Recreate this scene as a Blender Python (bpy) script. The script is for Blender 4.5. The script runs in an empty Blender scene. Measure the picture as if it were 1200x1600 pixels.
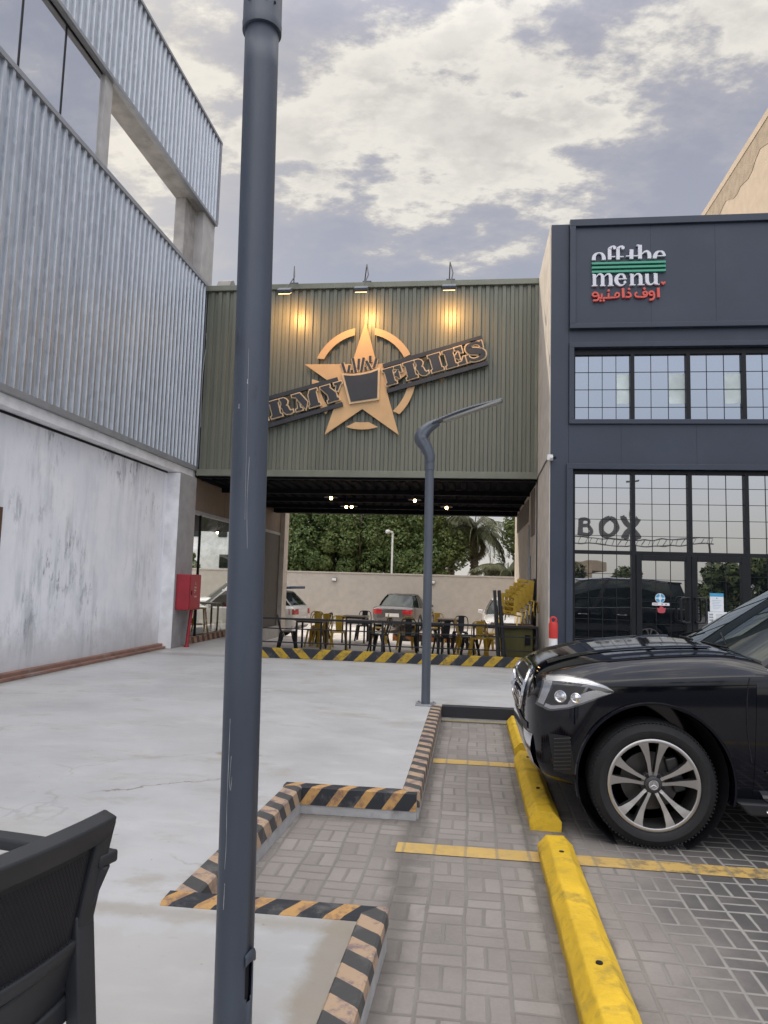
import bpy, bmesh, math, random
from mathutils import Vector, Matrix
from mathutils.bvhtree import BVHTree
random.seed(7)
SC = bpy.context.scene
COL = SC.collection
PI = math.pi

# ---------------------------------------------------------------- camera
cam_d = bpy.data.cameras.new("camera")
cam = bpy.data.objects.new("camera", cam_d); COL.objects.link(cam)
cam_d.sensor_fit = 'VERTICAL'; cam_d.sensor_height = 36; cam_d.lens = 24.95
cam_d.clip_start = 0.05; cam_d.clip_end = 2000
RX = Vector((0.992, 0.120, 0.028)); DN = Vector((0.016, 0.100, -0.995))
RX.normalize(); DN = (DN - RX * DN.dot(RX)).normalized(); FW = RX.cross(DN)
cam.matrix_world = Matrix(((RX.x, -DN.x, -FW.x, 0), (RX.y, -DN.y, -FW.y, 0), (RX.z, -DN.z, -FW.z, 1.57), (0, 0, 0, 1)))
SC.camera = cam

# ---------------------------------------------------------------- sky, sun, exposure
SC.view_settings.view_transform = 'Standard'; SC.view_settings.look = 'None'
SC.view_settings.exposure = 0.0; SC.view_settings.gamma = 1.0
SUN_EL = math.radians(27)
SUN_DIR = Vector((-0.93, 0.36, 0)).normalized()          # horizontal direction towards the sun
world = bpy.data.worlds.new("World"); SC.world = world; world.use_nodes = True
def make_world():
    nt = world.node_tree; nt.nodes.clear()
    N = lambda t: nt.nodes.new(t); L = nt.links.new
    def math_(op, a, b=None, c=None, clamp=False):
        n = N('ShaderNodeMath'); n.operation = op; n.use_clamp = clamp
        for i, v in enumerate((a, b, c)):
            if v is None: continue
            if isinstance(v, (int, float)): n.inputs[i].default_value = v
            else: L(v, n.inputs[i])
        return n.outputs[0]
    def mixc(f, a, b):
        n = N('ShaderNodeMix'); n.data_type = 'RGBA'
        for s, v in ((n.inputs[0], f), (n.inputs[6], a), (n.inputs[7], b)):
            if isinstance(v, (int, float)): s.default_value = v
            elif isinstance(v, tuple): s.default_value = (*v, 1)
            else: L(v, s)
        return n.outputs[2]
    def ramp(v, a, b):
        n = N('ShaderNodeMapRange'); n.interpolation_type = 'SMOOTHSTEP'
        n.inputs[1].default_value = a; n.inputs[2].default_value = b
        L(v, n.inputs[0]); return n.outputs[0]
    tc = N('ShaderNodeTexCoord'); sep = N('ShaderNodeSeparateXYZ'); L(tc.outputs['Generated'], sep.inputs[0])
    x, y, z = sep.outputs
    zc = math_('ADD', math_('MAXIMUM', z, 0.0), 0.18)
    u = math_('DIVIDE', x, zc); v = math_('DIVIDE', y, zc)
    cmb = N('ShaderNodeCombineXYZ'); L(u, cmb.inputs[0]); L(v, cmb.inputs[1])
    def noise(scale, detail, rough, rot, st, off, dist=0.0):
        mp = N('ShaderNodeMapping'); mp.inputs['Rotation'].default_value = (0, 0, math.radians(rot))
        mp.inputs['Scale'].default_value = (st[0], st[1], 1); mp.inputs['Location'].default_value = off
        L(cmb.outputs[0], mp.inputs[0])
        n = N('ShaderNodeTexNoise'); n.inputs['Scale'].default_value = scale; n.inputs['Detail'].default_value = detail
        n.inputs['Roughness'].default_value = rough; n.inputs['Distortion'].default_value = dist
        L(mp.outputs[0], n.inputs[0]); return n.outputs[0]
    sky = N('ShaderNodeTexSky'); sky.sky_type = 'NISHITA'; sky.sun_disc = False
    sky.sun_elevation = SUN_EL; sky.sun_rotation = math.atan2(SUN_DIR.x, SUN_DIR.y)
    sky.air_density = 1.0; sky.dust_density = 2.5
    hz = math_('SUBTRACT', 1.0, ramp(z, 0.12, 0.72))
    blue = mixc(hz, (3.5, 3.62, 4.45), (4.9, 5.1, 5.85))
    blue = mixc(math_('SUBTRACT', 1.0, ramp(z, 0.02, 0.20)), blue, (7.0, 6.8, 6.4))
    base = mixc(0.86, sky.outputs[0], blue)
    warp = noise(3.0, 2, 0.5, 0, (1, 1), (1.7, 4.2, 0))
    big = noise(1.25, 2, 0.5, -24, (0.8, 1.2), CLOUD_OFF)
    det = noise(5.6, 12, 0.60, -24, (0.8, 1.2), (CLOUD_OFF[0] + 3.1, CLOUD_OFF[1] + 2.0, 0), 0.0)
    fin = noise(13.0, 8, 0.62, -24, (0.85, 1.15), (2.0, 5.0, 0))
    s = math_('ADD', math_('ADD', math_('MULTIPLY', big, 0.62), math_('MULTIPLY', det, 0.62)), math_('MULTIPLY', math_('SUBTRACT', fin, 0.5), 0.24))
    left = ramp(math_('SUBTRACT', math_('MULTIPLY', z, 1.0), math_('MULTIPLY', x, 0.34)), 0.14, 0.64)
    thr = math_('ADD', math_('SUBTRACT', 0.730, math_('MULTIPLY', left, 0.142)), math_('MULTIPLY', math_('SUBTRACT', 1.0, ramp(z, 0.35, 0.52)), 0.12))
    d = math_('SUBTRACT', s, thr)
    m0 = ramp(d, -0.14, 0.06)
    m1 = ramp(d, -0.012, 0.032)
    m2 = ramp(d, 0.015, 0.065)
    c = mixc(math_('MULTIPLY', m0, 0.75), base, (5.0, 4.95, 5.3))
    c = mixc(math_('MULTIPLY', m1, 0.85), c, (6.2, 6.0, 5.8))
    c = mixc(m2, c, (8.3, 8.0, 7.4))
    thick = ramp(math_('ADD', d, math_('MULTIPLY', math_('SUBTRACT', noise(5.0, 8, 0.6, 20, (1, 1), (7.3, 1.1, 0)), 0.5), 0.35)), 0.05, 0.15)
    c = mixc(math_('MULTIPLY', thick, 0.6), c, mixc(ramp(fin, 0.35, 0.65), (4.6, 4.45, 4.5), (6.6, 6.35, 6.1)))
    # glow of the hidden sun in the thin cloud
    sd = N('ShaderNodeVectorMath'); sd.operation = 'DOT_PRODUCT'; L(tc.outputs['Generated'], sd.inputs[0])
    sv = Vector((SUN_DIR.x * math.cos(SUN_EL), SUN_DIR.y * math.cos(SUN_EL), math.sin(SUN_EL))); sd.inputs[1].default_value = sv
    gl = ramp(sd.outputs['Value'], 0.60, 1.0)
    c = mixc(math_('MULTIPLY', gl, 0.6), c, (10.0, 9.2, 7.9))
    # sky brightened overhead and behind the camera, mostly out of view, as fill light
    over = math_('ADD', math_('MULTIPLY', ramp(z, 0.60, 0.90), SKY_OVER), math_('MULTIPLY', math_('MULTIPLY', ramp(y, 0.10, -0.8), ramp(z, -0.1, 0.40)), SKY_BACK))
    over = math_('ADD', over, 1.0)
    mul = N('ShaderNodeVectorMath'); mul.operation = 'SCALE'; L(c, mul.inputs[0]); L(over, mul.inputs['Scale'])
    bg = N('ShaderNodeBackground'); L(mul.outputs[0], bg.inputs[0]); bg.inputs[1].default_value = 0.1
    out = N('ShaderNodeOutputWorld'); L(bg.outputs[0], out.inputs[0])
CLOUD_OFF = (1.2, 7.7, 0.0); SKY_OVER = 2.3; SKY_BACK = 2.0
make_world()
sun_d = bpy.data.lights.new("sun", 'SUN'); sun_d.energy = 2.2; sun_d.angle = math.radians(0.5); sun_d.color = (1.0, 0.86, 0.68)
sun = bpy.data.objects.new("sun", sun_d); COL.objects.link(sun)
to_sun = Vector((SUN_DIR.x * math.cos(SUN_EL), SUN_DIR.y * math.cos(SUN_EL), math.sin(SUN_EL)))
sun.rotation_euler = to_sun.to_track_quat('Z', 'Y').to_euler(); sun.location = to_sun * 60

# ---------------------------------------------------------------- materials
def nodes(m):
    nt = m.node_tree; return nt, nt.nodes, nt.links
def mat(name, col, rough=0.6, metal=0.0, var=0.12, scale=4.0, stretch=(1, 1, 1), bump=0.0, bscale=60.0, spec=0.5, coat=0.0, dirt=None, dscale=1.5, dlo=0.55, dhi=0.75, emit=None, es=0.0, rvar=0.0):
    m = bpy.data.materials.new(name); m.use_nodes = True
    nt, N, L = nodes(m); b = N['Principled BSDF']
    b.inputs['Roughness'].default_value = rough; b.inputs['Metallic'].default_value = metal
    b.inputs['Specular IOR Level'].default_value = spec; b.inputs['Coat Weight'].default_value = coat
    tc = N.new('ShaderNodeTexCoord'); mp = N.new('ShaderNodeMapping'); L.new(tc.outputs['Object'], mp.inputs[0]); mp.inputs['Scale'].default_value = stretch
    n1 = N.new('ShaderNodeTexNoise'); n1.inputs['Scale'].default_value = scale; n1.inputs['Detail'].default_value = 6; L.new(mp.outputs[0], n1.inputs[0])
    mr = N.new('ShaderNodeMapRange'); mr.inputs[1].default_value = 0.3; mr.inputs[2].default_value = 0.7; mr.inputs[3].default_value = 1 - var; mr.inputs[4].default_value = 1 + var
    L.new(n1.outputs[0], mr.inputs[0])
    vm = N.new('ShaderNodeVectorMath'); vm.operation = 'SCALE'; vm.inputs[0].default_value = col; L.new(mr.outputs[0], vm.inputs['Scale'])
    out = vm.outputs[0]
    if dirt:
        n2 = N.new('ShaderNodeTexNoise'); n2.inputs['Scale'].default_value = dscale; n2.inputs['Detail'].default_value = 8; n2.inputs['Roughness'].default_value = 0.65
        L.new(mp.outputs[0], n2.inputs[0])
        r2 = N.new('ShaderNodeMapRange'); r2.inputs[1].default_value = dlo; r2.inputs[2].default_value = dhi; L.new(n2.outputs[0], r2.inputs[0])
        mx = N.new('ShaderNodeMix'); mx.data_type = 'RGBA'; L.new(r2.outputs[0], mx.inputs[0]); L.new(out, mx.inputs[6]); mx.inputs[7].default_value = (*dirt, 1)
        out = mx.outputs[2]
    L.new(out, b.inputs['Base Color'])
    if rvar:
        rr = N.new('ShaderNodeMapRange'); rr.inputs[3].default_value = max(0.02, rough - rvar); rr.inputs[4].default_value = min(1, rough + rvar); L.new(n1.outputs[0], rr.inputs[0]); L.new(rr.outputs[0], b.inputs['Roughness'])
    if bump:
        n3 = N.new('ShaderNodeTexNoise'); n3.inputs['Scale'].default_value = bscale; n3.inputs['Detail'].default_value = 4; L.new(mp.outputs[0], n3.inputs[0])
        bp = N.new('ShaderNodeBump'); bp.inputs['Strength'].default_value = bump; bp.inputs['Distance'].default_value = 0.02; L.new(n3.outputs[0], bp.inputs['Height']); L.new(bp.outputs[0], b.inputs['Normal'])
    if emit:
        b.inputs['Emission Color'].default_value = (*emit, 1); b.inputs['Emission Strength'].default_value = es
    return m
def glass_mat(name, base, refl, fac, rough=0.01):
    m = bpy.data.materials.new(name); m.use_nodes = True; nt, N, L = nodes(m); N.clear()
    g = N.new('ShaderNodeBsdfGlossy'); g.inputs[0].default_value = (*refl, 1); g.inputs[1].default_value = rough
    d = N.new('ShaderNodeBsdfDiffuse'); d.inputs[0].default_value = (*base, 1)
    tc = N.new('ShaderNodeTexCoord'); n = N.new('ShaderNodeTexNoise'); n.inputs['Scale'].default_value = 1.4; L.new(tc.outputs['Object'], n.inputs[0])
    bp = N.new('ShaderNodeBump'); bp.inputs['Strength'].default_value = 0.05; bp.inputs['Distance'].default_value = 0.03; L.new(n.outputs[0], bp.inputs['Height']); L.new(bp.outputs[0], g.inputs['Normal'])
    fr = N.new('ShaderNodeFresnel'); fr.inputs[0].default_value = 1.5
    a = N.new('ShaderNodeMath'); a.operation = 'ADD'; a.use_clamp = True; L.new(fr.outputs[0], a.inputs[0]); a.inputs[1].default_value = fac
    mx = N.new('ShaderNodeMixShader'); L.new(a.outputs[0], mx.inputs[0]); L.new(d.outputs[0], mx.inputs[1]); L.new(g.outputs[0], mx.inputs[2])
    o = N.new('ShaderNodeOutputMaterial'); L.new(mx.outputs[0], o.inputs[0]); return m
def clear_glass(name, tint, fac):   # used on single sheets
    m = bpy.data.materials.new(name); m.use_nodes = True; nt, N, L = nodes(m); N.clear()
    g = N.new('ShaderNodeBsdfGlossy'); g.inputs[1].default_value = 0.01
    t = N.new('ShaderNodeBsdfTransparent'); t.inputs[0].default_value = (*tint, 1)
    fr = N.new('ShaderNodeFresnel'); fr.inputs[0].default_value = 1.45
    a = N.new('ShaderNodeMath'); a.operation = 'ADD'; a.use_clamp = True; L.new(fr.outputs[0], a.inputs[0]); a.inputs[1].default_value = fac
    mx = N.new('ShaderNodeMixShader'); L.new(a.outputs[0], mx.inputs[0]); L.new(t.outputs[0], mx.inputs[1]); L.new(g.outputs[0], mx.inputs[2])
    o = N.new('ShaderNodeOutputMaterial'); L.new(mx.outputs[0], o.inputs[0]); return m

class NG:
    """small node-graph helper for the hand made materials"""
    def __init__(s, name):
        s.m = bpy.data.materials.new(name); s.m.use_nodes = True; s.nt = s.m.node_tree; s.N = s.nt.nodes; s.L = s.nt.links.new; s.b = s.N['Principled BSDF']
        s.tc = s.N.new('ShaderNodeTexCoord')
    def put(s, sock, v):
        if isinstance(v, (int, float)): sock.default_value = v
        elif isinstance(v, tuple): sock.default_value = (*v, 1) if len(v) == 3 and sock.type == 'RGBA' else v
        else: s.L(v, sock)
    def math(s, op, a, b=0.0, c=None, clamp=False):
        n = s.N.new('ShaderNodeMath'); n.operation = op; n.use_clamp = clamp
        s.put(n.inputs[0], a); s.put(n.inputs[1], b)
        if c is not None: s.put(n.inputs[2], c)
        return n.outputs[0]
    def mix(s, f, a, b, blend='MIX'):
        n = s.N.new('ShaderNodeMix'); n.data_type = 'RGBA'; n.blend_type = blend
        s.put(n.inputs[0], f); s.put(n.inputs[6], a); s.put(n.inputs[7], b); return n.outputs[2]
    def noise(s, scale, detail=6, rough=0.55, st=(1, 1, 1), off=(0, 0, 0), dist=0.0, src=None):
        mp = s.N.new('ShaderNodeMapping'); mp.inputs['Scale'].default_value = st; mp.inputs['Location'].default_value = off
        s.L(src or s.tc.outputs['Object'], mp.inputs[0])
        n = s.N.new('ShaderNodeTexNoise'); n.inputs['Scale'].default_value = scale; n.inputs['Detail'].default_value = detail; n.inputs['Roughness'].default_value = rough; n.inputs['Distortion'].default_value = dist
        s.L(mp.outputs[0], n.inputs[0]); return n.outputs[0]
    def rng(s, v, a, b, c=0.0, d=1.0, smooth=True):
        n = s.N.new('ShaderNodeMapRange'); n.interpolation_type = 'SMOOTHSTEP' if smooth else 'LINEAR'
        s.put(n.inputs[0], v)
        for i, q in enumerate((a, b, c, d)): n.inputs[i + 1].default_value = q
        return n.outputs[0]
    def xyz(s, src=None):
        n = s.N.new('ShaderNodeSeparateXYZ'); s.L(src or s.tc.outputs['Object'], n.inputs[0]); return n.outputs
    def bump(s, h, strength, dist=0.01):
        n = s.N.new('ShaderNodeBump'); n.inputs['Strength'].default_value = strength; n.inputs['Distance'].default_value = dist
        s.L(h, n.inputs['Height']); s.L(n.outputs[0], s.b.inputs['Normal'])

def paving_mat():
    g = NG('concrete_block_paving'); x, y, z = g.xyz()
    wx = g.math('ADD', x, g.math('MULTIPLY', g.math('SUBTRACT', g.noise(1.1, 2), 0.5), 0.045)); wy = g.math('ADD', y, g.math('MULTIPLY', g.math('SUBTRACT', g.noise(1.1, 2, off=(9, 3, 0)), 0.5), 0.045))
    S = 0.183
    cx = g.math('DIVIDE', wx, S); cy = g.math('DIVIDE', wy, S)
    ix = g.math('FLOOR', cx); iy = g.math('FLOOR', cy)
    fx = g.math('SUBTRACT', cx, ix); fy = g.math('SUBTRACT', cy, iy)
    par = g.math('ABSOLUTE', g.math('MODULO', g.math('ADD', ix, iy), 2.0))
    par = g.math('GREATER_THAN', par, 0.5)
    # along = coordinate split in two bricks
    a = g.math('ADD', g.math('MULTIPLY', fx, par), g.math('MULTIPLY', fy, g.math('SUBTRACT', 1.0, par)))
    half = g.math('GREATER_THAN', a, 0.5)
    def edge(f):
        return g.math('MINIMUM', f, g.math('SUBTRACT', 1.0, f))
    ea = g.math('MINIMUM', edge(a), g.math('ABSOLUTE', g.math('SUBTRACT', a, 0.5)))
    e = g.math('MINIMUM', g.math('MINIMUM', edge(fx), edge(fy)), ea)
    jw = g.math('MULTIPLY', g.noise(9, 3), 0.05)
    joint = g.math('SUBTRACT', 1.0, g.rng(g.math('SUBTRACT', e, jw), -0.004, 0.040))
    cmb = g.N.new('ShaderNodeCombineXYZ'); g.put(cmb.inputs[0], ix); g.put(cmb.inputs[1], iy); g.put(cmb.inputs[2], half)
    wn = g.N.new('ShaderNodeTexWhiteNoise'); g.L(cmb.outputs[0], wn.inputs[0]); rnd = wn.outputs['Value']
    tone = g.math('ADD', g.math('MULTIPLY', rnd, 0.24), g.math('MULTIPLY', g.noise(1.3, 7, 0.6), 0.9))
    tone = g.math('ADD', tone, g.math('MULTIPLY', g.noise(60, 3), 0.25))
    tone = g.rng(tone, 0.35, 1.1, 0.62, 1.25, False)
    light = g.mix(g.noise(0.7, 4), (0.27, 0.245, 0.225), (0.335, 0.305, 0.285))
    dark = (0.075, 0.073, 0.075)
    wear = g.rng(g.math('ADD', g.math('ADD', x, g.math('MULTIPLY', g.math('SUBTRACT', g.noise(1.1, 6, 0.62), 0.5), 1.7)), g.math('MULTIPLY', rnd, 0.35)), 0.75, 1.75)
    inbay = g.rng(y, 1.0, 3.4)
    wear = g.math('MULTIPLY', wear, inbay)
    far = g.rng(y, 8.8, 8.9)
    col = g.mix(g.math('MULTIPLY', wear, 0.93), light, dark)
    sc = g.N.new('ShaderNodeVectorMath'); sc.operation = 'SCALE'; g.L(col, sc.inputs[0]); g.L(tone, sc.inputs['Scale'])
    jcol = g.mix(wear, g.mix(g.noise(3.2, 4), (0.15, 0.135, 0.12), (0.30, 0.28, 0.26)), (0.33, 0.32, 0.30))
    c = g.mix(g.math('MULTIPLY', joint, 0.95), sc.outputs[0], jcol)
    gz = g.math('MULTIPLY', g.math('SUBTRACT', g.noise(6, 6, 0.65, off=(6, 1, 0)), 0.5), 0.22)
    gr1 = g.math('SUBTRACT', 1.0, g.rng(g.math('ADD', g.math('ABSOLUTE', g.math('ADD', x, 0.33)), gz), 0.0, 0.14)); gr2 = g.math('SUBTRACT', 1.0, g.rng(g.math('ADD', g.math('ABSOLUTE', g.math('SUBTRACT', g.math('ABSOLUTE', g.math('SUBTRACT', x, 0.50)), 0.11)), gz), 0.0, 0.07))
    gr3 = g.math('SUBTRACT', 1.0, g.rng(g.math('ADD', g.math('ABSOLUTE', g.math('SUBTRACT', y, 4.86)), gz), 0.0, 0.12))
    c = g.mix(g.math('MULTIPLY', gr1, 0.6), c, (0.11, 0.10, 0.09)); c = g.mix(g.math('MULTIPLY', gr2, 0.55), c, (0.10, 0.09, 0.08)); c = g.mix(g.math('MULTIPLY', g.math('MULTIPLY', gr3, g.math('LESS_THAN', x, -0.3)), 0.5), c, (0.12, 0.11, 0.10))
    oil = g.rng(g.noise(2.6, 6, 0.65, off=(4, 7, 0)), 0.62, 0.74)
    c = g.mix(g.math('MULTIPLY', oil, 0.4), c, (0.10, 0.092, 0.085))
    g.L(c, g.b.inputs['Base Color']); g.b.inputs['Roughness'].default_value = 0.8; g.b.inputs['Specular IOR Level'].default_value = 0.35
    h = g.math('ADD', g.math('MULTIPLY', joint, -1.0), g.math('ADD', g.math('MULTIPLY', g.noise(70, 4), 0.25), g.math('MULTIPLY', rnd, 0.35)))
    g.bump(h, 0.55, 0.006)
    return g.m
def apron_mat():
    g = NG('painted_concrete_apron')
    c = g.mix(g.rng(g.noise(0.8, 7, 0.6), 0.34, 0.68), (0.43, 0.435, 0.44), (0.50, 0.505, 0.515))
    sw = g.noise(2.4, 8, 0.62, (1, 2.6, 1), (3, 1, 0), 0.6)
    c = g.mix(g.math('MULTIPLY', g.rng(sw, 0.50, 0.70), 0.4), c, (0.56, 0.56, 0.56))
    c = g.mix(g.math('MULTIPLY', g.rng(g.noise(1.7, 8, 0.7, (1, 1.7, 1), (11, 4, 0)), 0.52, 0.70), 0.6), c, (0.36, 0.325, 0.275))
    c = g.mix(g.math('MULTIPLY', g.rng(g.noise(7, 8, 0.7, (0.7, 2.2, 1), (1, 14, 0)), 0.60, 0.74), 0.35), c, (0.27, 0.27, 0.275))
    c = g.mix(g.math('MULTIPLY', g.rng(g.noise(0.45, 6, 0.6, off=(5, 21, 0)), 0.50, 0.70), 0.40), c, (0.29, 0.30, 0.31))
    vo = g.N.new('ShaderNodeTexVoronoi'); vo.feature = 'DISTANCE_TO_EDGE'; vo.inputs['Scale'].default_value = 0.42
    ad = g.N.new('ShaderNodeVectorMath'); ad.operation = 'ADD'; nn = g.N.new('ShaderNodeTexNoise'); nn.inputs['Scale'].default_value = 1.2; nn.inputs['Detail'].default_value = 6; g.L(g.tc.outputs['Object'], nn.inputs[0]); g.L(g.tc.outputs['Object'], ad.inputs[0]); g.L(nn.outputs['Color'], ad.inputs[1]); g.L(ad.outputs[0], vo.inputs[0])
    crack = g.math('SUBTRACT', 1.0, g.rng(vo.outputs[0], 0.0, 0.006)); crack = g.math('MULTIPLY', crack, g.rng(g.noise(0.9, 3, off=(2, 2, 5)), 0.52, 0.6))
    c = g.mix(g.math('MULTIPLY', crack, 0.3), c, (0.20, 0.17, 0.15))
    sp = g.rng(g.noise(24, 3, 0.5), 0.70, 0.76)
    c = g.mix(g.math('MULTIPLY', sp, 0.5), c, (0.22, 0.20, 0.18))
    x, y, z = g.xyz(); nz = g.math('SUBTRACT', g.noise(5, 6, 0.65, off=(3, 8, 0)), 0.5)
    def spot(px_, py_, rx, ry, am, colr, ns=0.9):
        nonlocal c
        dx = g.math('DIVIDE', g.math('SUBTRACT', x, px_), rx); dy = g.math('DIVIDE', g.math('SUBTRACT', y, py_), ry)
        r = g.math('ADD', g.math('SQRT', g.math('ADD', g.math('MULTIPLY', dx, dx), g.math('MULTIPLY', dy, dy))), g.math('MULTIPLY', nz, ns))
        c = g.mix(g.math('MULTIPLY', g.math('SUBTRACT', 1.0, g.rng(r, 0.75, 1.05)), am), c, colr)
    spot(-1.83, 5.67, 0.20, 0.07, 0.75, (0.30, 0.235, 0.16)); spot(-1.2, 2.4, 0.7, 0.5, 0.25, (0.42, 0.38, 0.31), 1.6); spot(-2.6, 3.4, 0.9, 0.6, 0.22, (0.42, 0.38, 0.31), 1.8); spot(-3.4, 8.5, 1.2, 0.6, 0.25, (0.30, 0.31, 0.32), 1.6)
    # tan water stain beside the nearest edging, grime along the other edges
    e1 = g.math('SUBTRACT', 1.0, g.rng(g.math('ADD', g.math('ABSOLUTE', g.math('ADD', x, 0.50)), g.math('MULTIPLY', nz, 0.16)), 0.03, 0.11))
    e1 = g.math('MULTIPLY', e1, g.math('LESS_THAN', y, 3.1)); c = g.mix(g.math('MULTIPLY', e1, 0.7), c, (0.27, 0.225, 0.165))
    e2 = g.math('SUBTRACT', 1.0, g.rng(g.math('ADD', g.math('ABSOLUTE', g.math('SUBTRACT', y, 3.0)), g.math('MULTIPLY', nz, 0.18)), 0.0, 0.10))
    e2 = g.math('MULTIPLY', e2, g.math('LESS_THAN', y, 3.09)); c = g.mix(g.math('MULTIPLY', e2, 0.5), c, (0.30, 0.26, 0.20))
    e3 = g.math('SUBTRACT', 1.0, g.rng(g.math('ADD', g.math('ABSOLUTE', g.math('ADD', x, 5.83)), g.math('MULTIPLY', nz, 0.3)), 0.0, 0.22)); c = g.mix(g.math('MULTIPLY', e3, 0.55), c, (0.22, 0.20, 0.18))
    e4 = g.math('SUBTRACT', 1.0, g.rng(g.math('ADD', g.math('ABSOLUTE', g.math('SUBTRACT', y, 12.5)), g.math('MULTIPLY', nz, 0.5)), 0.0, 0.30)); c = g.mix(g.math('MULTIPLY', e4, 0.45), c, (0.20, 0.19, 0.18))
    # one long wandering hairline crack
    cl = g.math('ABSOLUTE', g.math('SUBTRACT', g.math('SUBTRACT', y, g.math('ADD', 4.72, g.math('MULTIPLY', g.math('ADD', x, 2.05), 0.75))), g.math('MULTIPLY', g.math('SUBTRACT', g.noise(3.0, 5, 0.6, off=(1, 2, 3)), 0.5), 0.5)))
    cm = g.math('MULTIPLY', g.math('SUBTRACT', 1.0, g.rng(cl, 0.004, 0.018)), g.math('SUBTRACT', 1.0, g.rng(g.math('ABSOLUTE', g.math('ADD', x, 2.05)), 0.25, 0.42))); c = g.mix(g.math('MULTIPLY', cm, 0.75), c, (0.22, 0.15, 0.12))
    g.L(c, g.b.inputs['Base Color'])
    g.L(g.rng(sw, 0.3, 0.7, 0.42, 0.68), g.b.inputs['Roughness']); g.b.inputs['Specular IOR Level'].default_value = 0.4
    g.bump(g.math('ADD', g.math('MULTIPLY', g.noise(3, 8, 0.65), 1.0), g.math('MULTIPLY', g.noise(90, 3), 0.12)), 0.22, 0.012)
    return g.m
def plaster_mat():
    g = NG('patchy_whitewashed_plaster'); ob = g.tc.outputs['Object']
    c = g.mix(g.rng(g.noise(1.6, 6, 0.6), 0.3, 0.7), (0.78, 0.805, 0.86), (0.87, 0.88, 0.92))
    sm = g.noise(2.0, 8, 0.68, (1, 1.6, 0.28), (2, 5, 1))
    big = g.rng(g.noise(0.55, 3, 0.5, (1, 1, 0.8), (3, 0, 4)), 0.40, 0.58)
    c = g.mix(g.math('MULTIPLY', g.math('MULTIPLY', g.rng(sm, 0.46, 0.61), g.math('ADD', g.math('MULTIPLY', big, 0.65), 0.20)), 0.85), c, (0.36, 0.395, 0.43))
    fine = g.noise(3.6, 8, 0.72, (1, 1.8, 0.7), (8, 2, 3))
    c = g.mix(g.math('MULTIPLY', g.math('MULTIPLY', g.rng(fine, 0.52, 0.64), big), 0.7), c, (0.13, 0.15, 0.17))
    st = g.noise(9, 6, 0.6, (1, 3.0, 0.10), (1, 1, 7))
    c = g.mix(g.math('MULTIPLY', g.rng(st, 0.5, 0.74), 0.5), c, (0.82, 0.82, 0.85))
    br = g.noise(4, 7, 0.7, (1, 1.5, 2.5), (4, 1, 9))
    c = g.mix(g.math('MULTIPLY', g.rng(br, 0.60, 0.75), 0.35), c, (0.47, 0.44, 0.41))
    x, y, z = g.xyz()
    low = g.math('SUBTRACT', 1.0, g.rng(g.math('ADD', z, g.math('MULTIPLY', g.noise(3, 6, 0.7), -1.1)), -0.35, 0.35))
    c = g.mix(g.math('MULTIPLY', low, 0.5), c, (0.36, 0.36, 0.36))
    g.L(c, g.b.inputs['Base Color']); g.b.inputs['Roughness'].default_value = 0.75
    g.bump(g.math('ADD', g.noise(18, 6, 0.6, (1, 1, 0.5)), g.math('MULTIPLY', sm, 1.5)), 0.35, 0.012)
    return g.m
def galv_mat(name, col, rough, metal):
    g = NG(name)
    vo = g.N.new('ShaderNodeTexVoronoi'); vo.inputs['Scale'].default_value = 16; mp = g.N.new('ShaderNodeMapping'); mp.inputs['Scale'].default_value = (1, 1.2, 0.5); g.L(g.tc.outputs['Object'], mp.inputs[0]); g.L(mp.outputs[0], vo.inputs[0])
    sp = g.N.new('ShaderNodeSeparateColor'); g.L(vo.outputs['Color'], sp.inputs[0])
    t = g.math('ADD', g.math('MULTIPLY', sp.outputs[0], 0.22), g.math('MULTIPLY', g.noise(1.4, 6, 0.6, (1, 2.4, 0.35)), 0.55))
    k = g.rng(t, 0.15, 0.6, 0.84, 1.14, False)
    sc = g.N.new('ShaderNodeVectorMath'); sc.operation = 'SCALE'; sc.inputs[0].default_value = col; g.L(k, sc.inputs['Scale']); g.L(sc.outputs[0], g.b.inputs['Base Color'])
    g.b.inputs['Metallic'].default_value = metal
    g.L(g.rng(t, 0.15, 0.6, rough - 0.08, rough + 0.10, False), g.b.inputs['Roughness'])
    g.bump(g.noise(0.8, 3, 0.5, (1, 3, 0.5)), 0.10, 0.05)
    return g.m
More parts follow.
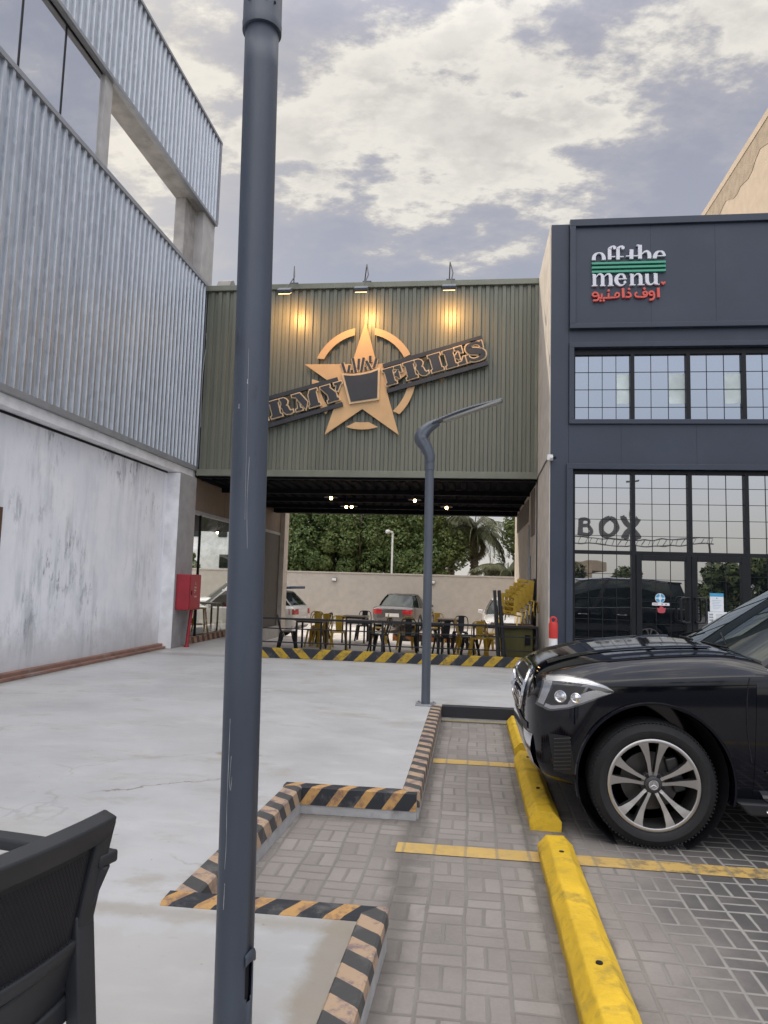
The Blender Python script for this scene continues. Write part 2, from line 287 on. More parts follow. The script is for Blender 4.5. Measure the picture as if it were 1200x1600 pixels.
def stripe_mat(name, period, slope, yel, blk, axis='u', duty=0.5, mirror=None):
    """diagonal hazard stripes: u runs along the kerb (world x+y), z across"""
    g = NG(name); x, y, z = g.xyz()
    if axis == 'x': u = x
    elif axis == 'y': u = y
    else: u = g.math('ADD', x, y)
    if mirror is not None: u = g.math('ABSOLUTE', g.math('SUBTRACT', u, mirror))
    s = g.math('ADD', g.math('DIVIDE', u, period), g.math('MULTIPLY', z, slope / period))
    if axis in 'xy':
        o = y if axis == 'x' else x
        s = g.math('ADD', s, g.math('MULTIPLY', o, (slope if mirror is None else 0) * 0.8 / period))
    s = g.math('ADD', s, g.math('MULTIPLY', g.math('SUBTRACT', g.noise(14, 3), 0.5), 0.03))
    fr = g.math('FRACT', g.math('ADD', s, 50.0))
    mask = g.math('LESS_THAN', fr, duty)
    worn = g.rng(g.noise(11, 8, 0.72), 0.46, 0.62)
    yc = g.mix(g.math('MULTIPLY', worn, 0.85), yel, (yel[0] * 0.40, yel[1] * 0.42, yel[2] * 0.6 + 0.03))
    bc = g.mix(g.math('MULTIPLY', g.rng(g.noise(6, 7, 0.7, off=(5, 5, 5)), 0.5, 0.7), 0.6), blk, (0.17, 0.165, 0.155))
    c = g.mix(mask, bc, yc)
    g.L(c, g.b.inputs['Base Color']); g.b.inputs['Roughness'].default_value = 0.7
    g.bump(g.noise(40, 5, 0.6), 0.3, 0.006)
    return g.m
def line_mat():
    g = NG('worn_yellow_bay_paint'); x, y, z = g.xyz(); S = 0.183
    wx = g.math('ADD', x, g.math('MULTIPLY', g.math('SUBTRACT', g.noise(1.1, 2), 0.5), 0.045))
    f = g.math('FRACT', g.math('ADD', g.math('DIVIDE', wx, S), 40.0)); e = g.math('MINIMUM', f, g.math('SUBTRACT', 1.0, f))
    j = g.math('SUBTRACT', 1.0, g.rng(g.math('SUBTRACT', e, g.math('MULTIPLY', g.noise(9, 3), 0.05)), -0.01, 0.05))
    c = g.mix(g.noise(4, 4), (0.50, 0.33, 0.10), (0.66, 0.45, 0.15))
    w1 = g.rng(g.noise(9, 8, 0.72), 0.44, 0.62); bay = g.rng(x, 0.2, 1.4)
    c = g.mix(g.math('MULTIPLY', w1, g.math('ADD', 0.35, g.math('MULTIPLY', bay, 0.45))), c, g.mix(bay, (0.30, 0.25, 0.19), (0.10, 0.09, 0.075)))
    c = g.mix(g.math('MULTIPLY', j, 0.7), c, (0.30, 0.25, 0.17))
    g.L(c, g.b.inputs['Base Color']); g.b.inputs['Roughness'].default_value = 0.8; g.bump(g.math('ADD', g.math('MULTIPLY', j, -1.0), g.math('MULTIPLY', g.noise(60, 3), 0.3)), 0.5, 0.006)
    return g.m
def leaf_mat(name, a, b):
    g = NG(name); ge = g.N.new('ShaderNodeNewGeometry'); oi = g.N.new('ShaderNodeObjectInfo')
    r = g.math('ADD', g.math('MULTIPLY', ge.outputs['Random Per Island'], 0.6), g.math('MULTIPLY', oi.outputs['Random'], 0.4))
    c = g.mix(r, a, b); g.L(c, g.b.inputs['Base Color']); g.b.inputs['Roughness'].default_value = 0.55
    g.b.inputs['Specular IOR Level'].default_value = 0.3
    return g.m

M = {}
M['paving'] = paving_mat(); M['apron'] = apron_mat(); M['plaster'] = plaster_mat()
M['galv'] = galv_mat('galvanised_sheet', (0.54, 0.575, 0.615), 0.38, 0.8)
M['galv_trim'] = mat('grey_steel_trim', (0.33, 0.345, 0.37), 0.45, 0.4, 0.1)
M['white'] = mat('white_painted_render', (0.76, 0.765, 0.78), 0.7, bump=0.15, bscale=25, dirt=(0.52, 0.52, 0.52), dscale=1.2, dlo=0.55, dhi=0.8)
M['greycol'] = mat('grey_painted_render', (0.30, 0.30, 0.31), 0.75, bump=0.2, bscale=30, dirt=(0.22, 0.22, 0.22))
M['rawconc'] = mat('raw_concrete', (0.36, 0.345, 0.33), 0.85, var=0.2, bump=0.4, bscale=14, dirt=(0.20, 0.19, 0.18), dscale=2.2)
M['lightrender'] = mat('pale_grey_render', (0.50, 0.49, 0.48), 0.8, bump=0.2, dirt=(0.38, 0.37, 0.35))
M['brick_red'] = mat('terracotta_step', (0.24, 0.135, 0.105), 0.75, var=0.25, bump=0.3, dirt=(0.30, 0.27, 0.25), dscale=3)
M['beige'] = mat('beige_render', (0.58, 0.535, 0.485), 0.85, bump=0.2, bscale=20, dirt=(0.46, 0.42, 0.375), dscale=0.8)
M['tallbeige'] = mat('sand_render', (0.50, 0.42, 0.335), 0.85, var=0.08, bump=0.2, bscale=12, dirt=(0.43, 0.35, 0.28), dscale=0.5)
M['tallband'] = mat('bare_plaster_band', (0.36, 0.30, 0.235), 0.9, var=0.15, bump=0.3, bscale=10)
M['yardwall'] = mat('taupe_rough_render', (0.43, 0.39, 0.345), 0.9, var=0.06, bump=0.35, bscale=22, dirt=(0.37, 0.33, 0.29), dscale=0.9)
M['navy'] = mat('blue_grey_composite_panel', (0.037, 0.048, 0.071), 0.45, 0.15, 0.1, 1.2, dirt=(0.048, 0.059, 0.083), dscale=0.9, rvar=0.08)
M['black_frame'] = mat('black_powder_coat', (0.009, 0.010, 0.013), 0.45, 0.0, 0.2, 6, spec=0.3)
M['shop_glass'] = glass_mat('mirror_tinted_glass', (0.012, 0.016, 0.02), (0.80, 0.80, 0.80), 0.52)
M['upper_glass'] = glass_mat('blue_tinted_glass', (0.04, 0.05, 0.06), (0.74, 0.80, 0.86), 0.36)
M['left_glass'] = glass_mat('pale_office_glass', (0.45, 0.46, 0.46), (0.96, 0.97, 0.98), 0.78)
M['lit_square'] = mat('painted_lit_square', (0.56, 0.64, 0.64), 0.35, var=0.2, scale=3)  # pale colour imitating light that shows in the upper panes
M['green'] = mat('olive_trapezoidal_sheet', (0.160, 0.166, 0.132), 0.38, 0.15, 0.10, 2.0, (1, 1, 0.3), rvar=0.08)
M['green_trim'] = mat('olive_flashing', (0.19, 0.20, 0.158), 0.4, 0.2, 0.1)
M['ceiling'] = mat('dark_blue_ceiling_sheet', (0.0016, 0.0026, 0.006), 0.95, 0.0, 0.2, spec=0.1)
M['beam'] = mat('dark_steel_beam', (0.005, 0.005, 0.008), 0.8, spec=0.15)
M['brown'] = mat('brown_fascia_panel', (0.165, 0.125, 0.095), 0.6, var=0.12, scale=2, dirt=(0.12, 0.09, 0.07))
M['tan'] = mat('sand_coloured_sign_sheet', (0.62, 0.40, 0.20), 0.5, 0.0, 0.08, 3)
M['tan_pale'] = mat('pale_sand_outline', (0.66, 0.48, 0.29), 0.5)
M['sign_black'] = mat('charcoal_sign_face', (0.030, 0.033, 0.042), 0.5, 0, 0.15, 4)
M['pole'] = mat('blue_grey_pole_paint', (0.058, 0.072, 0.098), 0.45, 0.1, 0.16, 5, (1, 1, 0.3), dirt=(0.035, 0.042, 0.055), dscale=9, dlo=0.60, dhi=0.72, bump=0.06, bscale=80)
M['pole2'] = mat('grey_pole_paint', (0.095, 0.11, 0.135), 0.4, 0.2, 0.12, 5, (1, 1, 0.3))
M['diffuser'] = mat('lamp_diffuser', (0.30, 0.30, 0.28), 0.4)
M['scratch'] = mat('pale_scratch', (0.42, 0.42, 0.43), 0.8)
M['dark'] = mat('dark_cavity', (0.006, 0.006, 0.012), 0.9)
M['red'] = mat('red_cabinet_enamel', (0.32, 0.022, 0.035), 0.4, 0, 0.12, 4, dirt=(0.20, 0.03, 0.04), dscale=5)
M['red_plastic'] = mat('red_plastic', (0.55, 0.035, 0.03), 0.45)
M['white_plastic'] = mat('white_plastic', (0.72, 0.72, 0.72), 0.45, dirt=(0.45, 0.44, 0.42), dscale=8)
M['mark_white'] = mat('white_print', (0.62, 0.55, 0.55), 0.6)
M['yellow_paint'] = mat('yellow_kerb_paint', (0.70, 0.45, 0.025), 0.6, 0, 0.15, 5, bump=0.3, bscale=30, dirt=(0.34, 0.24, 0.04), dscale=7, dlo=0.52, dhi=0.72)
M['line'] = line_mat()
M['hazard_a'] = stripe_mat('hazard_kerb_front', 0.375, -1.0, (0.46, 0.30, 0.025), (0.022, 0.025, 0.034), 'x', 0.48, -1.30)
M['hazard_y'] = stripe_mat('hazard_edging_lengthwise', 0.20, 0.9, (0.45, 0.32, 0.215), (0.065, 0.064, 0.065), 'y', 0.5)
M['hazard_x'] = stripe_mat('hazard_edging_crosswise', 0.185, -0.7, (0.52, 0.30, 0.11), (0.024, 0.027, 0.034), 'x', 0.40)
M['hazard_far'] = stripe_mat('hazard_far_kerb', 0.6, 1.2, (0.36, 0.13, 0.03), (0.02, 0.02, 0.022), 'x', 0.5)
M['hazard_brick'] = stripe_mat('hazard_glazing_kerb', 0.30, 0.5, (0.36, 0.22, 0.13), (0.09, 0.05, 0.04), 'y', 0.5)
M['edge_conc'] = mat('kerb_concrete', (0.38, 0.38, 0.385), 0.85, 0, 0.15, 6, bump=0.4, bscale=20, dirt=(0.24, 0.23, 0.22), dscale=5)
M['strip_black'] = mat('black_edging_strip', (0.02, 0.022, 0.028), 0.55)
M['strip_yellow'] = mat('pale_yellow_line', (0.45, 0.40, 0.22), 0.7)
M['tyre'] = mat('tyre_rubber', (0.011, 0.012, 0.014), 0.75, 0, 0.2, 30, bump=0.1)
M['car_black'] = mat('black_car_paint', (0.0018, 0.0026, 0.006), 0.07, 0, 0.1, coat=0.12, spec=0.42)
M['car_dark'] = mat('black_trim_plastic', (0.010, 0.011, 0.014), 0.5)
M['chrome'] = mat('chrome', (0.78, 0.78, 0.80), 0.12, 1.0, 0.03)
M['alloy'] = mat('machined_alloy', (0.56, 0.54, 0.52), 0.28, 0.9, 0.06)
M['alloy_dark'] = mat('grey_alloy_pocket', (0.07, 0.07, 0.072), 0.4, 0.6)
M['disc'] = mat('brake_disc', (0.10, 0.095, 0.09), 0.4, 0.8)
M['car_glass'] = glass_mat('car_window_glass', (0.010, 0.014, 0.014), (0.85, 0.9, 0.9), 0.0)
M['lamp_lens'] = glass_mat('headlamp_lens', (0.05, 0.052, 0.056), (0.9, 0.9, 0.9), 0.10, 0.03)
M['lamp_silver'] = mat('headlamp_reflector', (0.50, 0.50, 0.52), 0.22, 0.85)
M['car_white'] = mat('white_car_paint', (0.72, 0.72, 0.71), 0.2, coat=0.7, var=0.03)
M['car_grey'] = mat('grey_car_paint', (0.13, 0.12, 0.115), 0.25, 0.4, coat=0.7, var=0.03)
M['red_lamp'] = mat('red_tail_lamp', (0.45, 0.012, 0.02), 0.25, coat=0.5)
M['orange'] = mat('orange_paint', (0.62, 0.30, 0.06), 0.4)
M['blue'] = mat('blue_paint', (0.03, 0.075, 0.16), 0.4)
M['plate'] = mat('number_plate', (0.70, 0.70, 0.68), 0.5)
M['chair_plastic'] = mat('anthracite_plastic', (0.024, 0.026, 0.031), 0.52, 0, 0.1, 12, bump=0.06, bscale=300)
M['mustard'] = mat('mustard_steel', (0.50, 0.33, 0.04), 0.35, 0.2, 0.12, dirt=(0.20, 0.12, 0.02), dscale=6)
M['black_steel'] = mat('black_steel', (0.012, 0.013, 0.017), 0.38, 0.2, 0.15)
M['table_top'] = mat('pale_worn_table_top', (0.20, 0.155, 0.125), 0.35, dirt=(0.12, 0.09, 0.08), dscale=5)
M['crate'] = mat('olive_plywood_counter', (0.10, 0.092, 0.028), 0.7, 0, 0.25, 3, (1, 1, 0.3), dirt=(0.03, 0.03, 0.012), dscale=4)
M['crate_top'] = mat('brown_wood_top', (0.13, 0.085, 0.05), 0.55, 0, 0.25, 5, (1, 6, 1))
M['yard'] = mat('pale_yard_paving', (0.60, 0.56, 0.52), 0.8, 0, 0.14, 2.5, bump=0.3, bscale=8, dirt=(0.48, 0.44, 0.40), dscale=1.3)
M['terrace'] = mat('terrace_floor_tiles', (0.74, 0.70, 0.66), 0.5, 0, 0.1, 3, dirt=(0.56, 0.52, 0.48), dscale=1.5)
M['asphalt'] = mat('asphalt', (0.042, 0.042, 0.045), 0.9, 0, 0.2, 3, bump=0.4, bscale=80)
M['leaf'] = leaf_mat('hedge_tree_leaves', (0.034, 0.075, 0.020), (0.19, 0.225, 0.075))
M['leaf2'] = leaf_mat('broad_tree_leaves', (0.03, 0.055, 0.02), (0.10, 0.13, 0.05))
M['palm'] = leaf_mat('palm_leaflets', (0.085, 0.10, 0.05), (0.24, 0.24, 0.14))
M['palm_dry'] = leaf_mat('dry_palm_leaflets', (0.19, 0.155, 0.07), (0.28, 0.23, 0.12))
M['bark'] = mat('bark', (0.13, 0.10, 0.075), 0.9, 0, 0.3, 6, bump=0.6, bscale=14)
M['palm_trunk'] = mat('palm_trunk_fibre', (0.17, 0.14, 0.105), 0.9, 0, 0.3, 5, (1, 1, 4), bump=0.7, bscale=10)
M['bulb'] = mat('warm_bulb', (1, 0.8, 0.5), 0.5, emit=(1.0, 0.62, 0.25), es=30)
M['flood'] = mat('floodlight_lens', (1, 0.8, 0.5), 0.5, emit=(1.0, 0.62, 0.24), es=4)
M['paper'] = mat('white_paper', (0.72, 0.74, 0.77), 0.6, var=0.03)
M['sticker_blue'] = mat('blue_print', (0.06, 0.32, 0.55), 0.5)
M['sticker_red'] = mat('red_print', (0.45, 0.07, 0.09), 0.5)
M['letter_white'] = mat('white_letter_acrylic', (0.70, 0.71, 0.77), 0.4, var=0.03)
M['letter_green'] = mat('green_letter_acrylic', (0.07, 0.36, 0.24), 0.4, var=0.03)
M['letter_red'] = mat('coral_letter_acrylic', (0.66, 0.10, 0.075), 0.4, var=0.03)
M['wood_door'] = mat('brown_timber_frame', (0.10, 0.055, 0.035), 0.6)
M['pale_leaf'] = mat('cream_door_panel', (0.60, 0.52, 0.36), 0.6)
M['house'] = mat('white_house_render', (0.66, 0.66, 0.64), 0.8)
M['tower'] = mat('sign_grey_sheet', (0.19, 0.20, 0.22), 0.6)
M['clear'] = clear_glass('terrace_clear_glass', (0.92, 0.95, 0.93), 0.0)

# ---------------------------------------------------------------- helpers
ORG = {}
class MB:
    def __init__(s): s.v = []; s.f = []; s.mi = []; s.cur = 0
    def add(s, vs, fs):
        o = len(s.v); s.v += [tuple(p) for p in vs]; s.f += [tuple(i + o for i in f) for f in fs]; s.mi += [s.cur] * len(fs); return s
    def use(s, i): s.cur = i; return s
    def box(s, x0, y0, z0, x1, y1, z1):
        x0, x1 = sorted((x0, x1)); y0, y1 = sorted((y0, y1)); z0, z1 = sorted((z0, z1))
        return s.add([(x0, y0, z0), (x1, y0, z0), (x1, y1, z0), (x0, y1, z0), (x0, y0, z1), (x1, y0, z1), (x1, y1, z1), (x0, y1, z1)],
                     [(0, 3, 2, 1), (4, 5, 6, 7), (0, 1, 5, 4), (1, 2, 6, 5), (2, 3, 7, 6), (3, 0, 4, 7)])
    def obox(s, c, ax, ay, az):
        c, ax, ay, az = map(Vector, (c, ax, ay, az)); P = []
        for k in (-1, 1):
            for (i, j) in ((-1, -1), (1, -1), (1, 1), (-1, 1)): P.append(c + ax * i + ay * j + az * k)
        return s.add(P, [(0, 3, 2, 1), (4, 5, 6, 7), (0, 1, 5, 4), (1, 2, 6, 5), (2, 3, 7, 6), (3, 0, 4, 7)])
    def bar(s, a, b, w, h=None, up=(0, 0, 1)):
        a, b = Vector(a), Vector(b); h = h or w; d = (b - a); ln = d.length; d.normalize(); up = Vector(up)
        if abs(d.dot(up)) > 0.98: up = Vector((0, 1, 0))
        sx = d.cross(up).normalized(); sy = sx.cross(d)
        return s.obox((a + b) / 2, d * ln / 2, sx * w / 2, sy * h / 2)
    def prism(s, poly, fn, d0, d1):
        """poly = list of (u,v); fn(u,v,d) -> point"""
        n = len(poly); vs = [fn(u, v, d0) for u, v in poly] + [fn(u, v, d1) for u, v in poly]
        fs = [tuple(range(n - 1, -1, -1)), tuple(range(n, 2 * n))] + [(i, (i + 1) % n, n + (i + 1) % n, n + i) for i in range(n)]
        return s.add(vs, fs)
    def tube(s, path, r, n=10, cap=True, sx=1.0):
        path = [Vector(p) for p in path]; k = len(path); rs = r if isinstance(r, (list, tuple)) else [r] * k
        vs = []; fs = []; ref = None
        for i, p in enumerate(path):
            t = (path[min(i + 1, k - 1)] - path[max(i - 1, 0)]).normalized()
            if ref is None: ref = Vector((0, 0, 1)) if abs(t.z) < 0.9 else Vector((1, 0, 0))
            a = (ref - t * ref.dot(t)).normalized(); ref = a; b = t.cross(a)
            for j in range(n):
                q = 2 * PI * j / n; vs.append(p + a * math.cos(q) * rs[i] + b * math.sin(q) * rs[i] * sx)
        for i in range(k - 1):
            for j in range(n): fs.append((i * n + j, i * n + (j + 1) % n, (i + 1) * n + (j + 1) % n, (i + 1) * n + j))
        if cap: fs.append(tuple(range(n - 1, -1, -1))); fs.append(tuple((k - 1) * n + j for j in range(n)))
        return s.add(vs, fs)
    def lathe(s, prof, fn, n=24, closed=False):
        """prof = [(r,h)...]; fn(x,y,h)->point"""
        vs = []; fs = []; k = len(prof)
        for r, h in prof:
            for j in range(n): q = 2 * PI * j / n; vs.append(fn(r * math.cos(q), r * math.sin(q), h))
        for i in range(k - 1 if not closed else k):
            i2 = (i + 1) % k
            for j in range(n): fs.append((i * n + j, i * n + (j + 1) % n, i2 * n + (j + 1) % n, i2 * n + j))
        if not closed:
            fs.append(tuple(range(n - 1, -1, -1))); fs.append(tuple((k - 1) * n + j for j in range(n)))
        return s.add(vs, fs)
    def sheet(s, grid):
        r = len(grid); c = len(grid[0]); vs = [p for row in grid for p in row]
        return s.add(vs, [(i * c + j, i * c + j + 1, (i + 1) * c + j + 1, (i + 1) * c + j) for i in range(r - 1) for j in range(c - 1)])
    def build(s, name, mats, parent=None, smooth=False, world=False, bevel=0.0, origin=None, seg=2, subsurf=0, angle=40, recalc=True):
        off = Vector((0, 0, 0))
        if parent is not None and world: off = ORG.get(parent.name, Vector((0, 0, 0)))
        if origin is not None: off = Vector(origin)
        me = bpy.data.meshes.new(name); me.from_pydata([(p[0] - off.x, p[1] - off.y, p[2] - off.z) for p in s.v], [], s.f)
        for m in (mats if isinstance(mats, (list, tuple)) else [mats]): me.materials.append(m)
        me.polygons.foreach_set('material_index', s.mi)
        if recalc:
            bm = bmesh.new(); bm.from_mesh(me); bmesh.ops.recalc_face_normals(bm, faces=bm.faces); bm.to_mesh(me); bm.free()
        o = bpy.data.objects.new(name, me); COL.objects.link(o)
        if parent is not None: o.parent = parent; ORG[o.name] = off
        if origin is not None: o.location = off; ORG[o.name] = off
        if smooth:
            me.polygons.foreach_set('use_smooth', [True] * len(me.polygons))
            if subsurf == 0: me.set_sharp_from_angle(angle=math.radians(angle))
        if bevel:
            b = o.modifiers.new('bevel', 'BEVEL'); b.width = bevel; b.segments = seg; b.limit_method = 'ANGLE'; b.angle_limit = math.radians(35); b.harden_normals = False
        if subsurf:
            q = o.modifiers.new('subsurf', 'SUBSURF'); q.levels = subsurf; q.render_levels = subsurf
        return o
def tag(o, label, cat, group=None):
    o['label'] = label; o['category'] = cat
    if group: o['group'] = group
    return o
def thing(name, label, cat, loc=(0, 0, 0), group=None, rz=0.0):
    o = bpy.data.objects.new(name, None); COL.objects.link(o); o.location = loc; o.rotation_euler = (0, 0, rz); o.empty_display_size = 0.2
    ORG[o.name] = Vector(loc); return tag(o, label, cat, group)
def struct(o): o['kind'] = 'structure'; return o
def dup(root, loc, rz=0.0, label=None, group=None, scale=None):
    r = root.copy(); COL.objects.link(r); r.location = loc; r.rotation_euler = (0, 0, rz)
    if scale: r.scale = scale
    if label: r['label'] = label
    if group: r['group'] = group
    for ch in list(root.children):
        c = ch.copy(); COL.objects.link(c); c.parent = r
        for gch in list(ch.children):
            d = gch.copy(); COL.objects.link(d); d.parent = c
    return r
def poly_slab(poly, z0, z1):
    b = MB(); b.prism(poly, lambda u, v, d: (u, v, d), z0, z1); return b
def smooth_path(pts, sub=6):
    out = []; n = len(pts); P = [Vector(p) for p in pts]
    for i in range(n - 1):
        p0 = P[max(i - 1, 0)]; p1 = P[i]; p2 = P[i + 1]; p3 = P[min(i + 2, n - 1)]
        for k in range(sub):
            t = k / sub
            out.append(0.5 * ((2 * p1) + (p2 - p0) * t + (2 * p0 - 5 * p1 + 4 * p2 - p3) * t * t + (3 * p1 - p0 - 3 * p2 + p3) * t ** 3))
    out.append(P[-1]); return out
def ribbon(b, pts, ws, fn, d0, d1, sub=5):
    """flat extruded stroke: pts 2-D, ws = width or list"""
    if not isinstance(ws, (list, tuple)): ws = [ws] * len(pts)
    if len(pts) > 2:
        q = smooth_path([(p[0], p[1], w) for p, w in zip(pts, ws)], sub)
    else: q = [Vector((p[0], p[1], w)) for p, w in zip(pts, ws)]
    L = []; R = []
    for i, p in enumerate(q):
        t = (q[min(i + 1, len(q) - 1)] - q[max(i - 1, 0)]); t = Vector((t.x, t.y)); t.normalize(); n = Vector((-t.y, t.x))
        L.append((p.x + n.x * p.z / 2, p.y + n.y * p.z / 2)); R.append((p.x - n.x * p.z / 2, p.y - n.y * p.z / 2))
    k = len(L); vs = [fn(u, v, d) for d in (d0, d1) for u, v in L + R]
    fs = []
    for i in range(k - 1):
        for o in (0, 2 * k): fs.append((o + i, o + i + 1, o + k + i + 1, o + k + i))
        fs.append((i, i + 1, 2 * k + i + 1, 2 * k + i)); fs.append((k + i, k + i + 1, 3 * k + i + 1, 3 * k + i))
    fs.append((0, k, 3 * k, 2 * k)); fs.append((k - 1, 2 * k - 1, 4 * k - 1, 3 * k - 1))
    b.add(vs, fs)
def offset_poly(poly, d):
    n = len(poly); A = sum(poly[i][0] * poly[(i + 1) % n][1] - poly[(i + 1) % n][0] * poly[i][1] for i in range(n))
    sg = 1 if A > 0 else -1; out = []
    for i in range(n):
        p0, p1, p2 = (Vector(poly[(i + k) % n]) for k in (-1, 0, 1))
        e1 = (p1 - p0).normalized(); e2 = (p2 - p1).normalized()
        n1 = Vector((e1.y, -e1.x)) * sg; n2 = Vector((e2.y, -e2.x)) * sg
        m = n1 + n2
        if m.length < 1e-3: m = n1
        m.normalize(); k = d / max(0.5, m.dot(n1)); out.append((p1.x + m.x * k, p1.y + m.y * k))
    return out

# ---------------------------------------------------------------- ground
b = MB(); b.box(-700, -700, -1.4, 700, 1100, -0.42); struct(b.build('ground', M['asphalt']))
b = MB(); b.box(-30, -3.0, -0.40, 24, 8.30, 0.0); struct(b.build('parking_paving', M['paving']))
b = MB(); b.box(-90, -42, -0.40, 90, -3.01, -0.01); struct(b.build('road', M['asphalt']))
b = MB(); b.box(-40, 21.2, -0.40, 30, 60, -0.35); struct(b.build('yard_ground', M['yard']))
EDGE = [(-0.585, -6.0), (-0.342, 3.180), (-1.185, 3.175), (-1.125, 4.868), (-0.33, 4.875), (-0.322, 8.32)]
apron = EDGE + [(14, 8.32), (14, 12.60), (-3.95, 12.60), (-5.72, 18.3), (-5.72, 21.15), (-7.5, 21.15), (-7.5, -6.0)]
struct(poly_slab(apron, -0.38, 0.160).build('apron', M['apron']))
b = poly_slab([(-3.945, 12.605), (1.28, 12.605), (1.28, 21.15), (-5.715, 21.15), (-5.715, 18.3)], -0.38, -0.18); struct(b.build('terrace_floor', M['terrace']))
b = MB(); b.box(-13, 14.9, -0.38, -7.505, 21.15, 0.12); struct(b.build('side_terrace_floor', M['terrace']))

# painted bay lines (sheets 4 mm above the paving)
def line(x0, x1, y0, y1):
    b = MB(); n = 24; top = []; bot = []
    for i in range(n + 1):
        x = x0 + (x1 - x0) * i / n; top.append((x, y1 + random.uniform(-.006, .006), 0.004)); bot.append((x, y0 + random.uniform(-.006, .006), 0.004))
    b.sheet([bot, top]); return struct(b.build('bay_line', M['line'], recalc=False))
line(-0.41, 9.0, 4.30, 4.455); line(-0.30, 9.0, 6.41, 6.56); line(-0.2, 9.0, 2.05, 2.2)

# hazard edging round the apron: every straight length is a thing
def edging(p, q, mtop, label, w_in=0.115, h=0.105, lower=True, black=False, dz=0.0):
    p, q = Vector((*p, 0)), Vector((*q, 0)); d = (q - p); ln = d.length; d.normalize(); inn = Vector((-d.y, d.x, 0))
    o = (p + q) / 2; o.z = 0.0
    t = thing('kerb_edging', label, 'kerb edging', o, 'striped edging strips round the concrete apron')
    def sec(c0, c1, z0, z1, name, m, bev=0.006):
        b = MB(); mid = (p + q) / 2 + inn * (c0 + c1) / 2; mid.z = (z0 + z1) / 2
        b.obox(mid, d * ln / 2, inn * (c1 - c0) / 2, Vector((0, 0, (z1 - z0) / 2))); return b.build(name, m, t, world=True, bevel=bev)
    b = MB(); prof = [(-0.018, 0.162 - h), (-0.018, 0.172), (-0.008, 0.180), (w_in - 0.01, 0.176), (w_in, 0.164), (w_in, 0.161), (0.0, 0.161), (0.0, 0.162 - h)]
    b.prism(prof, lambda u, v, k: p + d * k + inn * u + Vector((0, 0, v + dz)), 0.0, ln)
    o2 = b.build('edge_strip', mtop, t, world=True)
    sec(-0.012, -0.001, 0.001, 0.160 - h, 'kerb_face', M['edge_conc'], 0.0)
    if black: sec(-0.020, -0.0125, 0.012, 0.026, 'painted_line', M['strip_yellow'], 0)
    return t
E0 = EDGE
edging(E0[0], E0[1], M['hazard_y'], 'worn striped edging nearest the camera, running beside the long yellow wheel stop', 0.100, 0.055)
edging((-0.37, 3.172), (-1.300, 3.160), M['hazard_x'], 'thin striped edging crossing behind the foot of the tall grey pole', 0.10, dz=-.0015)
edging((-1.186, 3.17), E0[3], M['hazard_y'], 'slanting striped edging passing behind the tall grey pole', 0.105, 0.08)
edging((-1.235, 4.867), E0[4], M['hazard_x'], 'dark edging with orange slashes on a cracked grey kerb facing the camera', 0.09, 0.10, dz=-.0015)
edging((-0.33, 4.895), E0[5], M['hazard_y'], 'long striped edging running up to the foot of the small street lamp', 0.105, 0.085)
edging((-0.30, 8.32), (9.0, 8.32), M['strip_black'], 'plain black edging at the far end of the parking bays behind the car bumper', 0.10, 0.11, black=True)

# wheel stops
def wheel_stop(y0, y1, x, label):
    t = thing('wheel_stop', label, 'wheel stop', (x, (y0 + y1) / 2, 0), 'yellow concrete wheel stops')
    b = MB(); n = 14; rows = []
    prof = [(-0.100, 0.0), (-0.104, 0.062), (-0.054, 0.120), (0.046, 0.122), (0.098, 0.064), (0.099, 0.0)]
    for i in range(n + 1):
        y = y0 + (y1 - y0) * i / n
        rows.append([(x + u + random.uniform(-.003, .003), y, v + (random.uniform(-.004, .004) if v > .02 else 0)) for u, v in prof])
    b.sheet(rows); b.add(rows[0], [tuple(range(6))]); b.add(rows[-1], [tuple(range(5, -1, -1))])
    bm_o = b.build('block', M['yellow_paint'], t, world=True, bevel=0.008)
    for yy in (0.13, 0.68):
        b = MB(); cy = y0 + (y1 - y0) * (1 - yy); b.lathe([(0.014, 0.1185), (0.014, 0.1255), (0.008, 0.127)], lambda p, q, h: (x + p, cy + q, h), 12); b.build('bolt_hole', M['dark'], t, world=True)
    return t
wheel_stop(2.32, 4.42, 0.520, 'longest yellow wheel stop, in the foreground at the bottom of the picture')
wheel_stop(4.84, 6.52, 0.508, 'yellow wheel stop with its end face under the bumper of the black car')
wheel_stop(6.85, 8.20, 0.53, 'far yellow wheel stop half hidden behind the front of the black car')

# ---------------------------------------------------------------- left building, clad in galvanised sheet
XL = -5.75
def corr(b, fn, u0, u1, v0, v1, pitch=0.167, depth=0.034, crest=0.42, rake=0.10):
    """trapezoidal sheet, ribs along v; fn(u, v, depth)"""
    us = []; u = u0
    while u < u1 - 1e-4:
        for k, dd in ((0.0, 0), (1 - crest - 2 * rake, 0), (1 - crest - rake, depth), (1 - rake, depth)):
            uu = u + k * pitch
            if uu < u1: us.append((uu, dd))
        u += pitch
    us.append((u1, 0))
    b.sheet([[fn(a, v0, d) for a, d in us], [fn(a, v1, d) for a, d in us]])
LB = thing('metal_clad_building', 'tall building on the left with galvanised ribbed cladding over whitewashed plaster', 'building', (-8, 5, 0.16))
def lb(name, m, fill, **k):
    b = MB(); fill(b); return b.build(name, m, LB, world=True, **k)
lb('plaster_wall', M['plaster'], lambda b: b.box(-6.4, -5.5, 0.161, -6.0, 13.34, 3.62))
def _(b):
    b.box(-5.999, -5.5, 0.161, -5.90, 13.33, 0.255); b.box(-5.899, -5.5, 0.161, -5.835, 13.33, 0.205)
lb('base_step', M['brick_red'], _, bevel=0.008)
lb('shadow_joint', M['dark'], lambda b: b.box(-5.998, -5.5, 3.585, -5.985, 13.3, 3.617))
